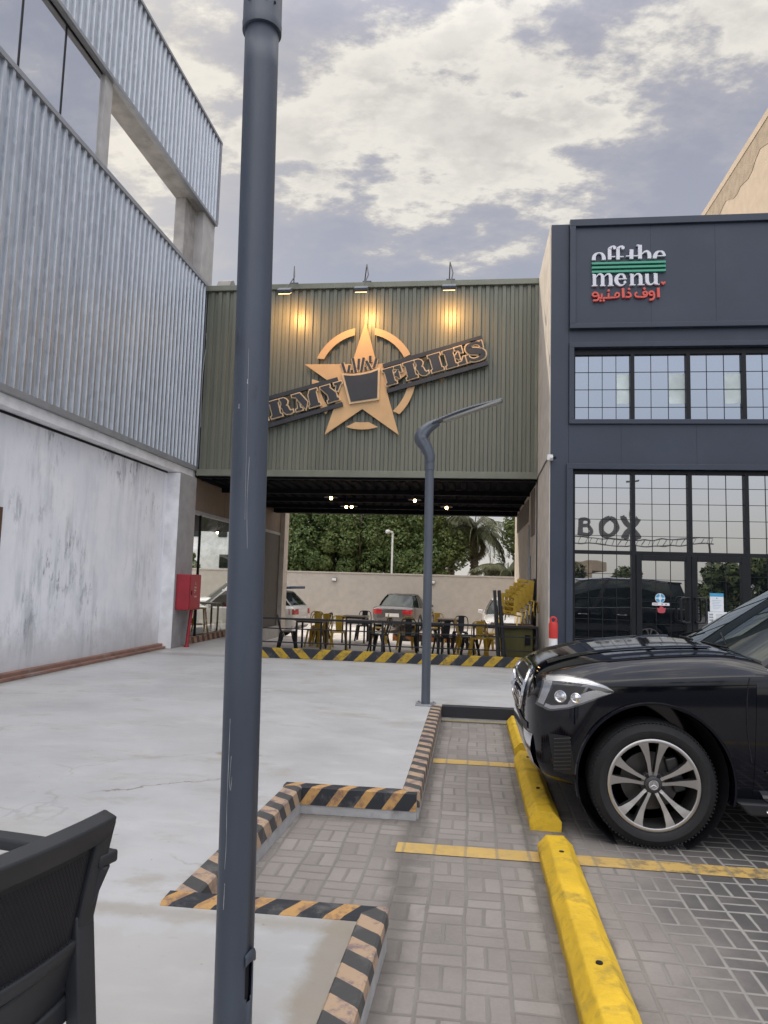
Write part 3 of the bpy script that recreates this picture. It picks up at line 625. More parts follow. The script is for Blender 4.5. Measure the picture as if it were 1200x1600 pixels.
# pilaster at the end of the plaster
def _(b):
    b.box(-6.35, 13.352, 0.161, -5.735, 14.2, 3.62)
lb('end_pilaster', M['greycol'], _, bevel=0.01)
lb('pilaster_front', M['white'], lambda b: b.box(-6.0, 13.338, 0.161, -5.74, 13.351, 3.60))
lb('soffit', M['white'], lambda b: b.box(-7.2, -5.5, 3.621, -5.80, 14.25, 3.77), bevel=0.006)
lb('upper_wall', M['lightrender'], lambda b: b.box(-12.0, -5.5, 3.775, -5.83, 14.28, 7.86))
lb('lower_backing', M['lightrender'], lambda b: b.box(-12.0, -5.5, 0.161, -6.41, 14.28, 3.615))
lb('cladding_panel', M['galv'], lambda b: corr(b, lambda u, v, d: (XL - 0.044 + d, u, v), -5.5, 14.22, 3.86, 7.82, 0.167, 0.044, 0.30, 0.085), recalc=False)
def _(b):
    b.box(-5.828, -5.5, 3.772, -5.74, 14.245, 3.865); b.box(-5.84, -5.5, 7.80, -5.735, 14.25, 7.88)
    b.box(-5.80, 14.222, 3.868, -5.738, 14.25, 7.797)
lb('edge_trim', M['galv_trim'], _, bevel=0.004)
# upper storey: glazing, post, open frame, high cladding band
lb('ledge', M['rawconc'], lambda b: b.box(-6.25, 9.82, 7.861, -5.842, 14.5, 7.90))
b = MB(); b.box(-5.90, -5.5, 7.885, -5.845, 9.76, 9.36); lb_g = b.build('window', M['left_glass'], LB, world=True)
b = MB()
for y in (7.83, 8.775, 6.885, 5.94, 4.995, 4.05):
    b.box(-5.844, y - 0.008, 7.89, -5.832, y + 0.008, 9.35)
b.box(-5.915, -5.5, 7.884, -5.835, 9.76, 7.90); b.box(-5.915, -5.5, 9.34, -5.835, 9.76, 9.365)
b.build('mullion', M['black_frame'], lb_g, world=True)
lb('post', M['lightrender'], lambda b: b.box(-6.15, 9.79, 7.885, -5.80, 10.02, 9.38), bevel=0.005)
lb('frame_lintel', M['rawconc'], lambda b: b.box(-6.21, -5.5, 9.381, -5.83, 14.62, 9.75))
lb('upper_band', M['lightrender'], lambda b: b.box(-6.18, -5.5, 9.751, -5.84, 14.60, 11.33))
lb('upper_cladding', M['galv'], lambda b: corr(b, lambda u, v, d: (XL - 0.042 + d, u, v), -5.5, 14.55, 9.42, 11.33, 0.167, 0.044, 0.30, 0.085), recalc=False)
def _(b):
    b.box(-5.83, -5.5, 9.36, -5.735, 14.60, 9.425); b.box(-6.22, -5.5, 11.31, -5.73, 14.64, 11.37); b.box(-5.85, 14.552, 9.427, -5.738, 14.64, 11.31)
lb('upper_trim', M['galv_trim'], _, bevel=0.004)
lb('outer_post', M['lightrender'], lambda b: b.box(-6.0, 13.95, 7.905, -5.80, 14.60, 9.38), bevel=0.006)
lb('raw_post', M['rawconc'], lambda b: b.box(-6.205, 13.40, 7.905, -5.98, 13.93, 9.38), bevel=0.006)
def _(b):
    b.prism([(14.75, 7.8), (14.75, 8.05), (14.85, 8.2), (15.0, 8.28), (15.1, 8.25), (15.1, 7.8)], lambda u, v, d: (d, u, v), -5.75, -5.45)
lb('parapet_stub', M['rawconc'], _)
# back-left terrace of the same building
lb('rear_roof', M['beam'], lambda b: b.box(-12.5, 14.3, 2.95, -5.86, 21.0, 3.15))
def _(b):
    b.box(-5.855, 14.36, 2.96, -5.79, 16.1, 3.64); b.box(-5.855, 16.13, 2.96, -5.79, 18.6, 3.64); b.box(-5.855, 18.63, 2.96, -5.79, 21.2, 4.40)
lb('fascia_panel', M['brown'], _, bevel=0.004)
lb('fascia_trim', M['galv_trim'], lambda b: b.box(-5.87, 14.30, 2.88, -5.775, 21.2, 2.955))
lb('upper_fascia_wall', M['brown'], lambda b: b.box(-6.1, 14.3, 3.645, -5.86, 21.2, 7.7))
gl = lb('terrace_glazing', M['clear'], lambda b: b.add([(-5.82, 14.75, .30), (-5.82, 18.8, .30), (-5.82, 18.8, 2.88), (-5.82, 14.75, 2.88)], [(0, 1, 2, 3)]), recalc=False)
for y in (14.72, 16.75, 18.82):
    b = MB(); b.box(-5.85, y, 0.30, -5.80, y + 0.03, 2.88); b.build('glazing_bar', M['black_frame'], gl, world=True)
lb('glazing_kerb', M['hazard_brick'], lambda b: b.box(-5.98, 14.25, 0.161, -5.76, 19.2, 0.298), bevel=0.01)
lb('dark_panel', mat('dark_grey_wall_panel', (0.075, 0.068, 0.062), 0.6), lambda b: b.box(-5.95, 19.0, 0.161, -5.80, 21.15, 2.878))
lb('rear_pillar', M['beige'], lambda b: b.box(-6.0, 21.16, -0.35, -5.66, 21.65, 4.4), bevel=0.01)
# timber door reveal at the left edge of the plaster
d = lb('door', M['pale_leaf'], lambda b: b.box(-5.999, 7.1, 0.26, -5.985, 8.30, 2.31))
b = MB(); b.box(-5.998, 8.302, 0.26, -5.955, 8.39, 2.38); b.box(-5.998, 7.0, 2.312, -5.955, 8.301, 2.38); b.build('door_frame', M['wood_door'], d, world=True)
# thin cable looped on the corner of the cladding
b = MB(); b.tube(smooth_path([(-5.70, 14.17, 6.75), (-5.69, 14.2, 6.45), (-5.69, 14.13, 6.2), (-5.70, 14.1, 5.6), (-5.70, 14.16, 4.7)], 5), 0.008, 6)
b.build('loose_cable', M['galv_trim'], LB, world=True)

# red hose cabinet on the pilaster
t = thing('fire_hose_cabinet', 'red metal hose cabinet with white print on the grey pilaster', 'fire cabinet', (-5.57, 13.6, 0.16))
b = MB(); b.box(-5.733, 13.42, 0.90, -5.46, 14.02, 1.60); cab = b.build('cabinet', M['red'], t, world=True, bevel=0.012)
b = MB(); b.box(-5.459, 13.45, 0.93, -5.448, 13.99, 1.57); dr = b.build('door', M['red'], t, world=True, bevel=0.006)
b = MB(); b.box(-5.447, 13.50, 1.20, -5.435, 13.52, 1.28); b.build('handle', M['dark'], dr, world=True)
for k, (yy, w, zz, h) in enumerate(((13.70, .02, 1.40, .05), (13.66, .12, 1.33, .035), (13.65, .13, 1.27, .04), (13.66, .06, 1.235, .025), (13.65, .14, 1.15, .035))):
    n = max(1, int(w / .035)); b = MB()
    for q in range(n): b.box(-5.4475, yy + q * .035, zz, -5.446, yy + q * .035 + .035, zz + h * (.25 + .2 * ((q * 7 + k) % 3) / 2)); b.box(-5.4475, yy + q * .035, zz, -5.446, yy + q * .035 + .012, zz + h)
    b.build('white_print', M['mark_white'], dr, world=True)
b = MB(); b.tube([(-5.60, 13.78, 0.161), (-5.56, 13.84, 0.90)], 0.034, 12); b.build('riser_pipe', M['red'], t, world=True, smooth=True)
b = MB(); b.lathe([(0.055, 0.161), (0.055, 0.18), (0.035, 0.2)], lambda x, y, h: (-5.60 + x, 13.78 + y, h), 14); b.build('pipe_collar', M['red'], t, world=True)

# ---------------------------------------------------------------- olive canopy building
GY = 14.15
GB = thing('canopy_building', 'olive ribbed canopy front spanning the gap between the two buildings', 'building', (-2.2, 17, -0.18))
def gb(name, m, fill, **k):
    b = MB(); fill(b); return b.build(name, m, GB, world=True, **k)
gb('cladding_panel', M['green'], lambda b: corr(b, lambda u, v, d: (u, GY + 0.035 - d, v), -5.70, 1.27, 3.78, 7.68, 0.167, 0.036, 0.42, 0.09), recalc=False)
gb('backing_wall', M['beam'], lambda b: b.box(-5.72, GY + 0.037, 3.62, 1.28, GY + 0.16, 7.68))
def _(b):
    b.box(-5.73, GY - 0.05, 7.66, 1.285, GY + 0.30, 7.775); b.box(-5.73, GY - 0.03, 3.665, 1.285, GY + 0.2, 3.80); b.box(1.215, GY - 0.012, 3.802, 1.28, GY + 0.03, 7.658)
gb('flashing', M['green_trim'], _, bevel=0.005)
gb('roof_deck', M['beam'], lambda b: b.box(-5.72, GY + 0.31, 7.45, 1.28, 20.6, 7.6))
def _(b):
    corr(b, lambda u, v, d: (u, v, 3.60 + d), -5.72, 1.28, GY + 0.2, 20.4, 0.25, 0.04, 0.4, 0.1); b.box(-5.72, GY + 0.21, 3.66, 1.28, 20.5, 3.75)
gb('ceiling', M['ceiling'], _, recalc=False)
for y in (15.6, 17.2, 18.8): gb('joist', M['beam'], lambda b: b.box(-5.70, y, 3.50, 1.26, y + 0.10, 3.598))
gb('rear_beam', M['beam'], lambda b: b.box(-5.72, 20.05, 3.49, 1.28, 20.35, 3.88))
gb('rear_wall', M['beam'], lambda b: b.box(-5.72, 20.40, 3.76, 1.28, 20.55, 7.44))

# ---------------------------------------------------------------- sign on the canopy
SG = thing('star_sign', 'tan five pointed star and ring sign with a charcoal fries bucket on the olive wall', 'sign', (-2.25, 14.1, 4.5))
def W(d0): return lambda u, v, d: (u, GY - d0 - d, v)
fn = lambda u, v, d: (u, GY - d, v)
star = [(-2.236, 6.905), (-1.990, 6.010), (-1.62, 6.045), (-0.99, 6.06), (-1.765, 5.469), (-1.483, 4.526), (-2.248, 5.065), (-3.011, 4.527), (-2.715, 5.47), (-3.487, 6.011), (-2.49, 6.005)]
star = [(-2.236, 6.905), (-1.975, 6.005), (-1.00, 6.05), (-1.765, 5.469), (-1.483, 4.526), (-2.248, 5.065), (-3.011, 4.527), (-2.715, 5.47), (-3.487, 6.011), (-2.495, 6.005)]
b = MB(); b.prism(star, fn, 0.055, 0.095); b.build('star', M['tan'], SG, world=True)
cx, cz, ro, ri = -2.245, 5.715, 1.075, 0.930
def arc(a0, a1, ro, ri, cut0=0, cut1=0):
    n = 18; P = [(cx + ro * math.cos(math.radians(a0 + (a1 - a0) * i / n)), cz + ro * math.sin(math.radians(a0 + (a1 - a0) * i / n))) for i in range(n + 1)]
    P += [(cx + ri * math.cos(math.radians(a1 + cut1 + (a0 + cut0 - a1 - cut1) * i / n)), cz + ri * math.sin(math.radians(a1 + cut1 + (a0 + cut0 - a1 - cut1) * i / n))) for i in range(n + 1)]
    b = MB(); n2 = len(P); h = n2 // 2
    for i in range(h - 1):
        q = [P[i], P[i + 1], P[n2 - 2 - i], P[n2 - 1 - i]]; b.prism(q, fn, 0.056, 0.085)
    b.build('ring_segment', M['tan'], SG, world=True)
arc(101, 157, ro, ri, 2, -3); arc(79, 27, ro, ri, -2, 0); arc(-5, -45, ro, ri, 0, -3); arc(252, 288, ro, ri, 10, -10); arc(181, 225, ro, ri, 3, -2)
# banner rails
def rail(p, q, nm='banner_rail', w=0.085):
    b = MB(); ribbon(b, [p, q], w, fn, 0.06, 0.135); b.build(nm, M['sign_black'], SG, world=True)
rail((-1.84, 5.945), (0.16, 6.525)); rail((-1.74, 5.425), (0.285, 5.998))
rail((-4.80, 5.125), (-2.77, 5.68)); rail((-4.80, 4.525), (-2.65, 5.16))
stem = [(0, 0), (.66, 0), (.66, .1), (.56, .14), (.56, .86), (.66, .9), (.66, 1), (0, 1), (0, .9), (.1, .86), (.1, .14), (0, .1)]
G_ = {
 'F': (1.12, [stem, [(.72, 1), (1.12, 1), (1.12, .60), (1.04, .60), (.92, .84), (.72, .88)], [(.64, .58), (.76, .62), (.84, .74), (.92, .74), (.92, .26), (.84, .26), (.76, .40), (.64, .44)]]),
 'I': (0.70, [[(0, 0), (.7, 0), (.7, .1), (.6, .14), (.6, .86), (.7, .9), (.7, 1), (0, 1), (0, .9), (.1, .86), (.1, .14), (0, .1)]]),
 'E': (1.16, [stem, [(.72, 1), (1.12, 1), (1.12, .66), (1.04, .66), (.92, .86), (.72, .89)], [(.64, .57), (.74, .61), (.80, .70), (.88, .70), (.88, .32), (.80, .32), (.74, .41), (.64, .45)], [(.72, 0), (1.18, 0), (1.18, .38), (1.09, .38), (.96, .14), (.72, .11)]]),
 'R': (1.36, [stem, [(.72, 1), (.95, .99), (1.10, .90), (1.16, .76), (1.10, .62), (.97, .54), (1.10, .45), (1.15, .22), (1.22, .13), (1.34, .15), (1.34, .05), (1.15, -.02), (.92, .03), (.80, .18), (.77, .40), (.70, .46), (.70, .56), (.78, .64), (.78, .86), (.72, .9)]]),
 'M': (1.62, [[(0, 1), (.52, 1), (.86, .38), (.66, .0), (.22, .84), (0, .9)], [(.06, 0), (.46, 0), (.46, .1), (.34, .13), (.34, .42), (.24, .62), (.20, .13), (.06, .1)], [(.92, .0), (1.62, 0), (1.62, .1), (1.52, .14), (1.52, .86), (1.62, .9), (1.62, 1), (1.18, 1), (1.02, .72), (1.02, .14), (.92, .1)]]),
 'Y': (1.32, [[(0, 1), (.56, 1), (.56, .9), (.50, .86), (.82, .44), (.82, .14), (.92, .1), (.92, 0), (.24, 0), (.24, .1), (.34, .14), (.34, .42), (.06, .86), (0, .9)], [(.84, 1), (1.30, 1), (1.30, .9), (1.20, .86), (.96, .52), (.86, .60), (1.0, .86), (.84, .9)]]),
 'A': (1.36, [[(.50, 1), (.82, 1), (1.26, .14), (1.36, .1), (1.36, 0), (.62, 0), (.62, .1), (.72, .14), (.42, .80)], [(0, 0), (.42, 0), (.42, .1), (.30, .14), (.50, .58), (.38, .72), (.12, .14), (0, .1)]]),
}
def letter(ch, p, ang, h, sx=1.0):
    ca, sa = math.cos(ang), math.sin(ang)
    fl = lambda u, v, d: (p[0] + (u * sx * ca - v * sa) * h, GY - d, p[1] + (u * sx * sa + v * ca) * h)
    lo = MB(); up = MB()
    if ch == 'S':
        pts = [(.98, .66), (.86, .90), (.55, .96), (.24, .80), (.30, .60), (.60, .50), (.92, .34), (.90, .14), (.58, .03), (.24, .10), (.08, .34)]
        ws = [.10, .12, .13, .26, .30, .34, .30, .26, .13, .12, .10]
        ribbon(lo, pts, [w + .16 for w in ws], fl, 0.10, 0.135); ribbon(up, pts, ws, fl, 0.134, 0.155)
        for q in ([(.90, .62), (1.04, .62), (1.04, .98), (.95, .98)], [(.02, .02), (.11, .02), (.18, .38), (.02, .38)]):
            lo.prism(offset_poly(q, .07), fl, 0.1005, 0.1345); up.prism(q, fl, 0.1335, 0.1555)
    else:
        for i, q in enumerate(G_[ch][1]):
            lo.prism(offset_poly(q, .07), fl, 0.10 + .0006 * i, 0.135 + .0006 * i); up.prism(q, fl, 0.134, 0.155)
    a = lo.build('letter', M['tan_pale'], SG, world=True); up.build('letter_face', M['sign_black'], a, world=True); a['label'] = 'stencil letter ' + ch
a1 = math.radians(16.2); a2 = math.radians(16.0)
letter('F', (-1.755, 5.535), a1, 0.335); letter('R', (-1.335, 5.655), a1, 0.345, 0.98); letter('I', (-0.832, 5.805), a1, 0.352, 0.98); letter('E', (-0.535, 5.885), a1, 0.36, 0.95); letter('S', (-0.125, 6.0), a1, 0.37, 0.98)
letter('A', (-4.66, 4.70), a2, 0.35); letter('R', (-4.125, 4.855), a2, 0.35); letter('M', (-3.625, 5.00), a2, 0.352, 0.94); letter('Y', (-3.03, 5.165), a2, 0.355, 0.98)
# fries bucket
bucket = [(-2.684, 5.79), (-2.50, 5.772), (-2.306, 5.787), (-2.10, 5.83), (-1.912, 5.901), (-1.91, 5.254), (-2.502, 5.167)]
b = MB(); b.prism(offset_poly(bucket, 0.012), fn, 0.096, 0.140); bk = b.build('bucket', M['tan_pale'], SG, world=True)
b = MB(); b.prism(offset_poly(bucket, -0.030), fn, 0.139, 0.152); b.build('bucket_face', M['sign_black'], bk, world=True)
def zz(x, y): return (-2.737 + (x - 140) * (1 / 12 * 0.01315), 6.021 - (y - 330) * (1 / 12 * 0.01315) + (x - 140) * 0.00001)
for k, (p, q) in enumerate((((185, 330), (245, 510)), ((325, 375), (305, 515)), ((385, 245), (450, 520)), ((500, 255), (495, 440)), ((590, 235), (550, 510)), ((640, 300), (735, 470)), ((712, 205), (718, 330)), ((830, 260), (790, 430)), ((375, 470), (375, 520)), ((625, 420), (640, 480)))):
    b = MB(); ribbon(b, [zz(*p), zz(*q)], 0.085, fn, 0.096, 0.118 + .0011 * k); f = b.build('fry', M['tan_pale'], SG, world=True)
    b = MB(); ribbon(b, [zz(*p), zz(*q)], 0.050, fn, 0.117 + .0011 * k, 0.131 + .0011 * k); b.build('fry_face', M['sign_black'], f, world=True)

# floodlights on the parapet
def flood(x, label, tilt):
    t = thing('floodlight', label, 'floodlight', (x, GY + 0.1, 7.775), 'floodlights along the top of the olive wall')
    b = MB(); b.obox((x, 13.42, 7.335), (0.135, 0, 0), (0, 0.085, 0.055), (0, -0.022, 0.034)); b.build('housing', M['pole2'], t, world=True, bevel=0.008)
    b = MB(); b.obox((x, 13.447, 7.295), (0.115, 0, 0), (0, 0.070, 0.045), (0, 0.0035, -0.006)); b.build('lens', M['flood'], t, world=True)
    b = MB(); b.box(x - 0.09, 14.10, 7.776, x + 0.09, 14.24, 7.80); b.build('base_plate', M['pole2'], t, world=True)
    b = MB(); b.tube([(x - 0.02 + tilt, 14.17, 7.80), (x - 0.02, 14.15, 8.18)], 0.012, 8); b.tube([(x - 0.02, 14.15, 8.18), (x + 0.05, 13.95, 7.86), (x + 0.02, 13.47, 7.39)], 0.012, 8); b.build('arm', M['black_steel'], t, world=True, smooth=True)
    ld = bpy.data.lights.new('floodlight_lamp', 'SPOT'); ld.energy = 72; ld.color = (1.0, 0.50, 0.15); ld.spot_size = math.radians(140); ld.spot_blend = 0.9; ld.shadow_soft_size = 0.05
    lo = bpy.data.objects.new('lamp', ld); COL.objects.link(lo); lo.parent = t; lo.location = Vector((x, 13.47, 7.24)) - Vector(t.location)
    lo.rotation_euler = Vector((0, -0.8, 0.6)).to_track_quat('Z', 'Y').to_euler()
flood(-3.80, 'floodlight above the letters at the left of the olive wall, nearest the tall pole', 0.0); flood(-2.24, 'floodlight standing right above the top point of the star', -0.04); flood(-0.50, 'floodlight above the right end of the FRIES letters', -0.01)

# pendant lamps under the canopy
def pendant(x, y, z, label):
    t = thing('pendant_lamp', label, 'pendant lamp', (x, y, 3.60), 'warm pendant lamps hanging under the canopy')
    b = MB(); b.tube([(x, y, z + 0.06), (x, y, 3.60)], 0.006, 6); b.build('cord', M['dark'], t, world=True)
    b = MB(); b.lathe([(0.025, 0.075), (0.05, 0.055), (0.14, 0.02), (0.145, 0.015), (0.05, 0.045), (0.02, 0.06)], lambda p, q, h: (x + p, y + q, z + h), 18); b.build('shade', M['black_steel'], t, world=True, smooth=True)
    b = MB(); b.lathe([(0.008, 0.04), (0.028, 0.025), (0.034, 0.0), (0.024, -0.025), (0.006, -0.034)], lambda p, q, h: (x + p, y + q, z + h), 12); b.build('bulb', M['bulb'], t, world=True, smooth=True)
    ld = bpy.data.lights.new('pendant_light', 'POINT'); ld.energy = 1.2; ld.color = (1.0, 0.62, 0.28); ld.shadow_soft_size = 0.04
    lo = bpy.data.objects.new('lamp', ld); COL.objects.link(lo); lo.parent = t; lo.location = (0, 0, z - 0.07 - 3.60)
pendant(-3.02, 15.0, 3.33, 'pendant lamp furthest left under the canopy, closest to the tall pole'); pendant(-3.0, 16.8, 3.33, 'left one of the close pair of pendant lamps under the canopy'); pendant(-2.86, 16.75, 3.33, 'right one of the close pair of pendant lamps under the canopy')
pendant(-1.25, 15.6, 3.37, 'pendant lamp just left of the small street lamp under the canopy'); pendant(-0.58, 16.6, 3.33, 'pendant lamp just right of the small street lamp under the canopy')

# ---------------------------------------------------------------- right shop building
RB = thing('dark_shop_building', 'blue grey shop building on the right with tall gridded glass front', 'building', (5.2, 16, 0.16))
FY = 12.0
def rb(name, m, fill, **k):
    b = MB(); fill(b); return b.build(name, m, RB, world=True, **k)
X1 = 9.5
rb('corner_pier', M['navy'], lambda b: b.box(1.302, FY, 0.161, 1.598, FY + 0.4, 7.80), bevel=0.006)
rb('parapet_cap', M['white'], lambda b: b.box(1.36, FY + 0.05, 7.802, 1.598, FY + 0.4, 7.815))
rb('facade_panel', M['navy'], lambda b: (b.box(1.60, FY, 5.60, X1, FY + 0.4, 7.80), b.box(1.60, FY, 3.53, X1, FY + 0.4, 4.36), b.box(1.60, FY, 0.161, 1.664, FY + 0.4, 3.529), b.box(1.60, FY, 4.361, 1.68, FY + 0.4, 5.599)))
def _(b):
    y0 = FY - 0.09
    b.box(1.602, y0, 7.72, X1, FY - 0.001, 7.84); b.box(1.602, y0, 5.915, X1, FY - 0.001, 6.0); b.box(1.602, y0, 6.001, 1.70, FY - 0.001, 7.719)
rb('sign_frame', M['navy'], _, bevel=0.005)
rb('sign_panel', M['navy'], lambda b: b.box(1.701, FY - 0.035, 6.001, X1, FY - 0.002, 7.718))
for x in (2.94, 3.98, 5.05, 6.1): rb('panel_seam', M['black_frame'], lambda b: (b.box(x - .002, FY - .0358, 6.002, x + .002, FY - .0351, 7.717)))
for x in (2.45, 3.65, 4.85, 6.05): rb('panel_seam', M['black_frame'], lambda b: b.box(x - .002, FY - .0012, 3.612, x + .002, FY - .0004, 4.283))
def _(b):
    y0 = FY - 0.045
    b.box(1.60, y0, 5.60, X1, FY - .001, 5.68); b.box(1.60, y0, 4.285, X1, FY - .001, 4.362); b.box(1.60, y0, 4.363, 1.682, FY - .001, 5.598)
rb('window_surround', M['navy'], _, bevel=0.004)
def _(b):
    y0 = FY - 0.045
    b.box(1.56, y0, 3.522, X1, FY - .001, 3.61); b.box(1.56, y0, 0.161, 1.664, FY - .001, 3.52)
rb('shopfront_surround', M['navy'], _, bevel=0.004)
rb('side_wall', M['beige'], lambda b: (b.box(1.285, FY + 0.01, -0.2, 1.30, 21.2, 7.79), b.box(1.301, FY + 0.41, -0.2, 1.7, 21.2, 7.79)))
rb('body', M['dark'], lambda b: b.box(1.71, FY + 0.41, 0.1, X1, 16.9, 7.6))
def _(b):
    b.box(1.262, 14.6, 2.6, 1.284, 15.4, 3.55); b.box(1.262, 16.2, 3.0, 1.284, 20.0, 3.5)
rb('wall_duct', mat('grey_brown_duct', (0.17, 0.14, 0.12), 0.6), _, bevel=0.004)
b = MB(); b.tube(smooth_path([(1.31, FY - 0.02, 3.76), (1.28, 12.2, 3.74), (1.276, 13.3, 3.70), (1.276, 14.05, 3.62), (1.276, 14.1, 3.0), (1.276, 14.12, 1.6), (1.276, 14.3, 0.1)], 4), 0.012, 6); b.build('cable', M['black_steel'], RB, world=True)
b = MB(); b.tube([(1.262, 15.6, -0.15), (1.262, 15.6, 2.2)], 0.025, 8); b.tube([(1.262, 15.9, -0.15), (1.262, 15.9, 2.9)], 0.018, 8); b.build('pipe', M['galv_trim'], RB, world=True)
# windows
bays = [1.682, 2.652, 3.552, 4.435, 5.32, 6.21, 7.10, 8.0, 8.9]
gy = FY + 0.12
def grid(b, x0, x1, z0, z1, nx, zs, y=gy):
    for i in range(1, nx):
        x = x0 + (x1 - x0) * i / nx; b.box(x - 0.004, y - 0.010, z0, x + 0.004, y - 0.002, z1)
    for z in zs: b.box(x0, y - 0.0095, z - 0.004, x1, y - 0.0025, z + 0.004)
for i in range(len(bays) - 1):
    x0, x1 = bays[i] + 0.032, bays[i + 1] - 0.032; nx = 4 if i == 0 else 3
    w = rb('window', M['upper_glass'], lambda b: b.box(x0, gy, 4.365, x1, gy + 0.02, 5.60))
    b = MB(); grid(b, x0, x1, 4.365, 5.50, nx, [4.60, 4.905, 5.205]); b.build('pane_grid', M['black_frame'], w, world=True)
    b = MB(); xa = x1 - (x1 - x0) / nx; b.box(xa + 0.012, gy - 0.0018, 4.66, x1 - 0.012, gy - 0.0006, 5.17); b.build('painted_lit_square', M['lit_square'], w, world=True)  # pale square painted on the glass in place of light in the pane
    w = rb('window', M['shop_glass'], lambda b: b.box(x0, gy, 2.18, x1, gy + 0.02, 3.52))
    b = MB(); grid(b, x0, x1, 2.18, 3.5, nx, [2.43, 2.70, 2.965, 3.23]); b.build('pane_grid', M['black_frame'], w, world=True)
    if i not in (1, 2):
        w = rb('window', M['shop_glass'], lambda b: b.box(x0, gy, 0.24, x1, gy + 0.02, 2.12))
        b = MB(); grid(b, x0, x1, 0.24, 2.12, nx, [0.45, 0.75, 1.05, 1.40, 1.80]); b.build('pane_grid', M['black_frame'], w, world=True)
def _(b):
    for x in bays:
        b.box(x - 0.032, gy - 0.06, 4.364, x + 0.032, gy + 0.05, 5.60); b.box(x - 0.032, gy - 0.06, 0.161, x + 0.032, gy + 0.05, 3.521)
    b.box(1.666, gy - 0.058, 2.121, X1, gy + 0.048, 2.179); b.box(1.666, gy - 0.057, 0.162, X1, gy + 0.047, 0.239)
    b.box(1.666, gy - 0.056, 3.46, X1, gy + 0.046, 3.520); b.box(1.683, gy - 0.056, 5.50, X1, gy + 0.046, 5.599)
rb('mullion', M['black_frame'], _)
for k, (x0, x1, hx) in enumerate(((2.69, 3.545, 1), (3.559, 4.40, -1))):
    dr = rb('door', M['shop_glass'], lambda b: b.box(x0 + 0.09, gy - 0.02, 0.34, x1 - 0.06, gy - 0.005, 2.03))
    b = MB(); y0, y1 = gy - 0.075, gy + 0.03
    b.box(x0, y0, 0.242, x0 + 0.089, y1, 2.118); b.box(x1 - 0.075, y0, 0.242, x1, y1, 2.118); b.box(x0 + 0.09, y0, 2.03, x1 - 0.076, y1, 2.118); b.box(x0 + 0.09, y0, 0.242, x1 - 0.076, y1, 0.339)
    b.build('door_frame', M['black_frame'], dr, world=True, bevel=0.004)
    b = MB(); grid(b, x0 + 0.09, x1 - 0.075, 0.34, 2.03, 3, [0.65, 1.0, 1.36, 1.72], gy - 0.02); b.build('pane_grid', M['black_frame'], dr, world=True)
    hx0 = (x1 - 0.045) if hx > 0 else (x0 + 0.045); dx = -0.12 * hx
    b = MB()
    hp = [(hx0, y0, 1.44), (hx0, y0 - 0.07, 1.44), (hx0 + dx * .3, y0 - 0.09, 1.45), (hx0 + dx, y0 - 0.085, 1.44), (hx0 + dx * 1.15, y0 - 0.085, 1.40), (hx0 + dx * 1.15, y0 - 0.085, 1.10), (hx0 + dx, y0 - 0.085, 1.06), (hx0 + dx * .3, y0 - 0.09, 1.05), (hx0, y0 - 0.07, 1.06), (hx0, y0, 1.06)]
    b.tube(hp, 0.017, 10); b.tube([(hx0, y0 - .06, 1.08), (hx0, y0 - .06, 1.42)], 0.012, 8); b.build('handle', M['black_steel'], dr, world=True, smooth=True)
    if k == 0:
        yy = gy - 0.0335
        b = MB(); b.lathe([(0.078, 0), (0.078, 0.0015)], lambda p, q, h: (3.07 + p, yy - h, 1.425 + q), 28); s1 = b.build('sticker', M['paper'], dr, world=True); s1['label'] = 'round blue and white sticker'
        b = MB()
        for q in range(4):
            a = PI / 2 * q + PI / 4; A = [(0.030 * math.cos(a + t_), 0.030 * math.sin(a + t_)) for t_ in (-.6, 0, .6)] + [(0.072 * math.cos(a + t_), 0.072 * math.sin(a + t_)) for t_ in (.62, .3, 0, -.3, -.62)]
            b.prism(A, lambda u, v, d: (3.07 + u, yy - d, 1.425 + v), 0.0017, 0.0022)
        b.build('sticker_print', M['sticker_blue'], s1, world=True)
        b = MB(); b.box(2.945, yy - 0.0015, 1.305, 3.215, yy, 1.350); s2 = b.build('sticker', M['paper'], dr, world=True); s2['label'] = 'narrow white strip sticker'
        b = MB()
        for q in range(5): b.box(2.96 + q * .016, yy - .0022, 1.318, 2.970 + q * .016, yy - .0016, 1.336)
        b.box(3.09, yy - .0022, 1.318, 3.11, yy - .0016, 1.338); b.box(3.15, yy - .0022, 1.316, 3.172, yy - .0016, 1.338); b.build('sticker_print', M['sticker_red'], s2, world=True)
        b = MB(); b.prism([(3.02, 1.27), (3.03, 1.20), (3.06, 1.185), (3.12, 1.185), (3.145, 1.20), (3.155, 1.27), (3.125, 1.262), (3.115, 1.285), (3.07, 1.30), (3.055, 1.262)], lambda u, v, d: (u, yy - d, v), 0, 0.0015); s3 = b.build('sticker', M['sticker_red'], dr, world=True); s3['label'] = 'small red sticker'
    else:
        yy = gy - 0.0335
        b = MB(); b.box(3.842, yy - 0.0015, 1.235, 4.052, yy, 1.53); n1 = b.build('notice', M['paper'], dr, world=True); n1['label'] = 'white notice with a blue header'
        b = MB(); b.box(3.842, yy - .0022, 1.475, 4.052, yy - .0016, 1.53); b.lathe([(0.010, 0), (0.010, .001)], lambda p, q, h: (3.947 + p, yy - .0016 - h, 1.45 + q), 12)
        for q in range(6): b.box(3.875 + .012 * (q % 2), yy - .0022, 1.41 - q * .026, 4.02 - .02 * (q % 3), yy - .0016, 1.414 - q * .026)
        b.build('notice_print', M['sticker_blue'], n1, world=True)
        b = MB(); b.box(3.81, yy - 0.0035, 1.03, 4.10, yy - .002, 1.232); n2 = b.build('notice', M['paper'], dr, world=True); n2['label'] = 'landscape white notice below it'
        b = MB()
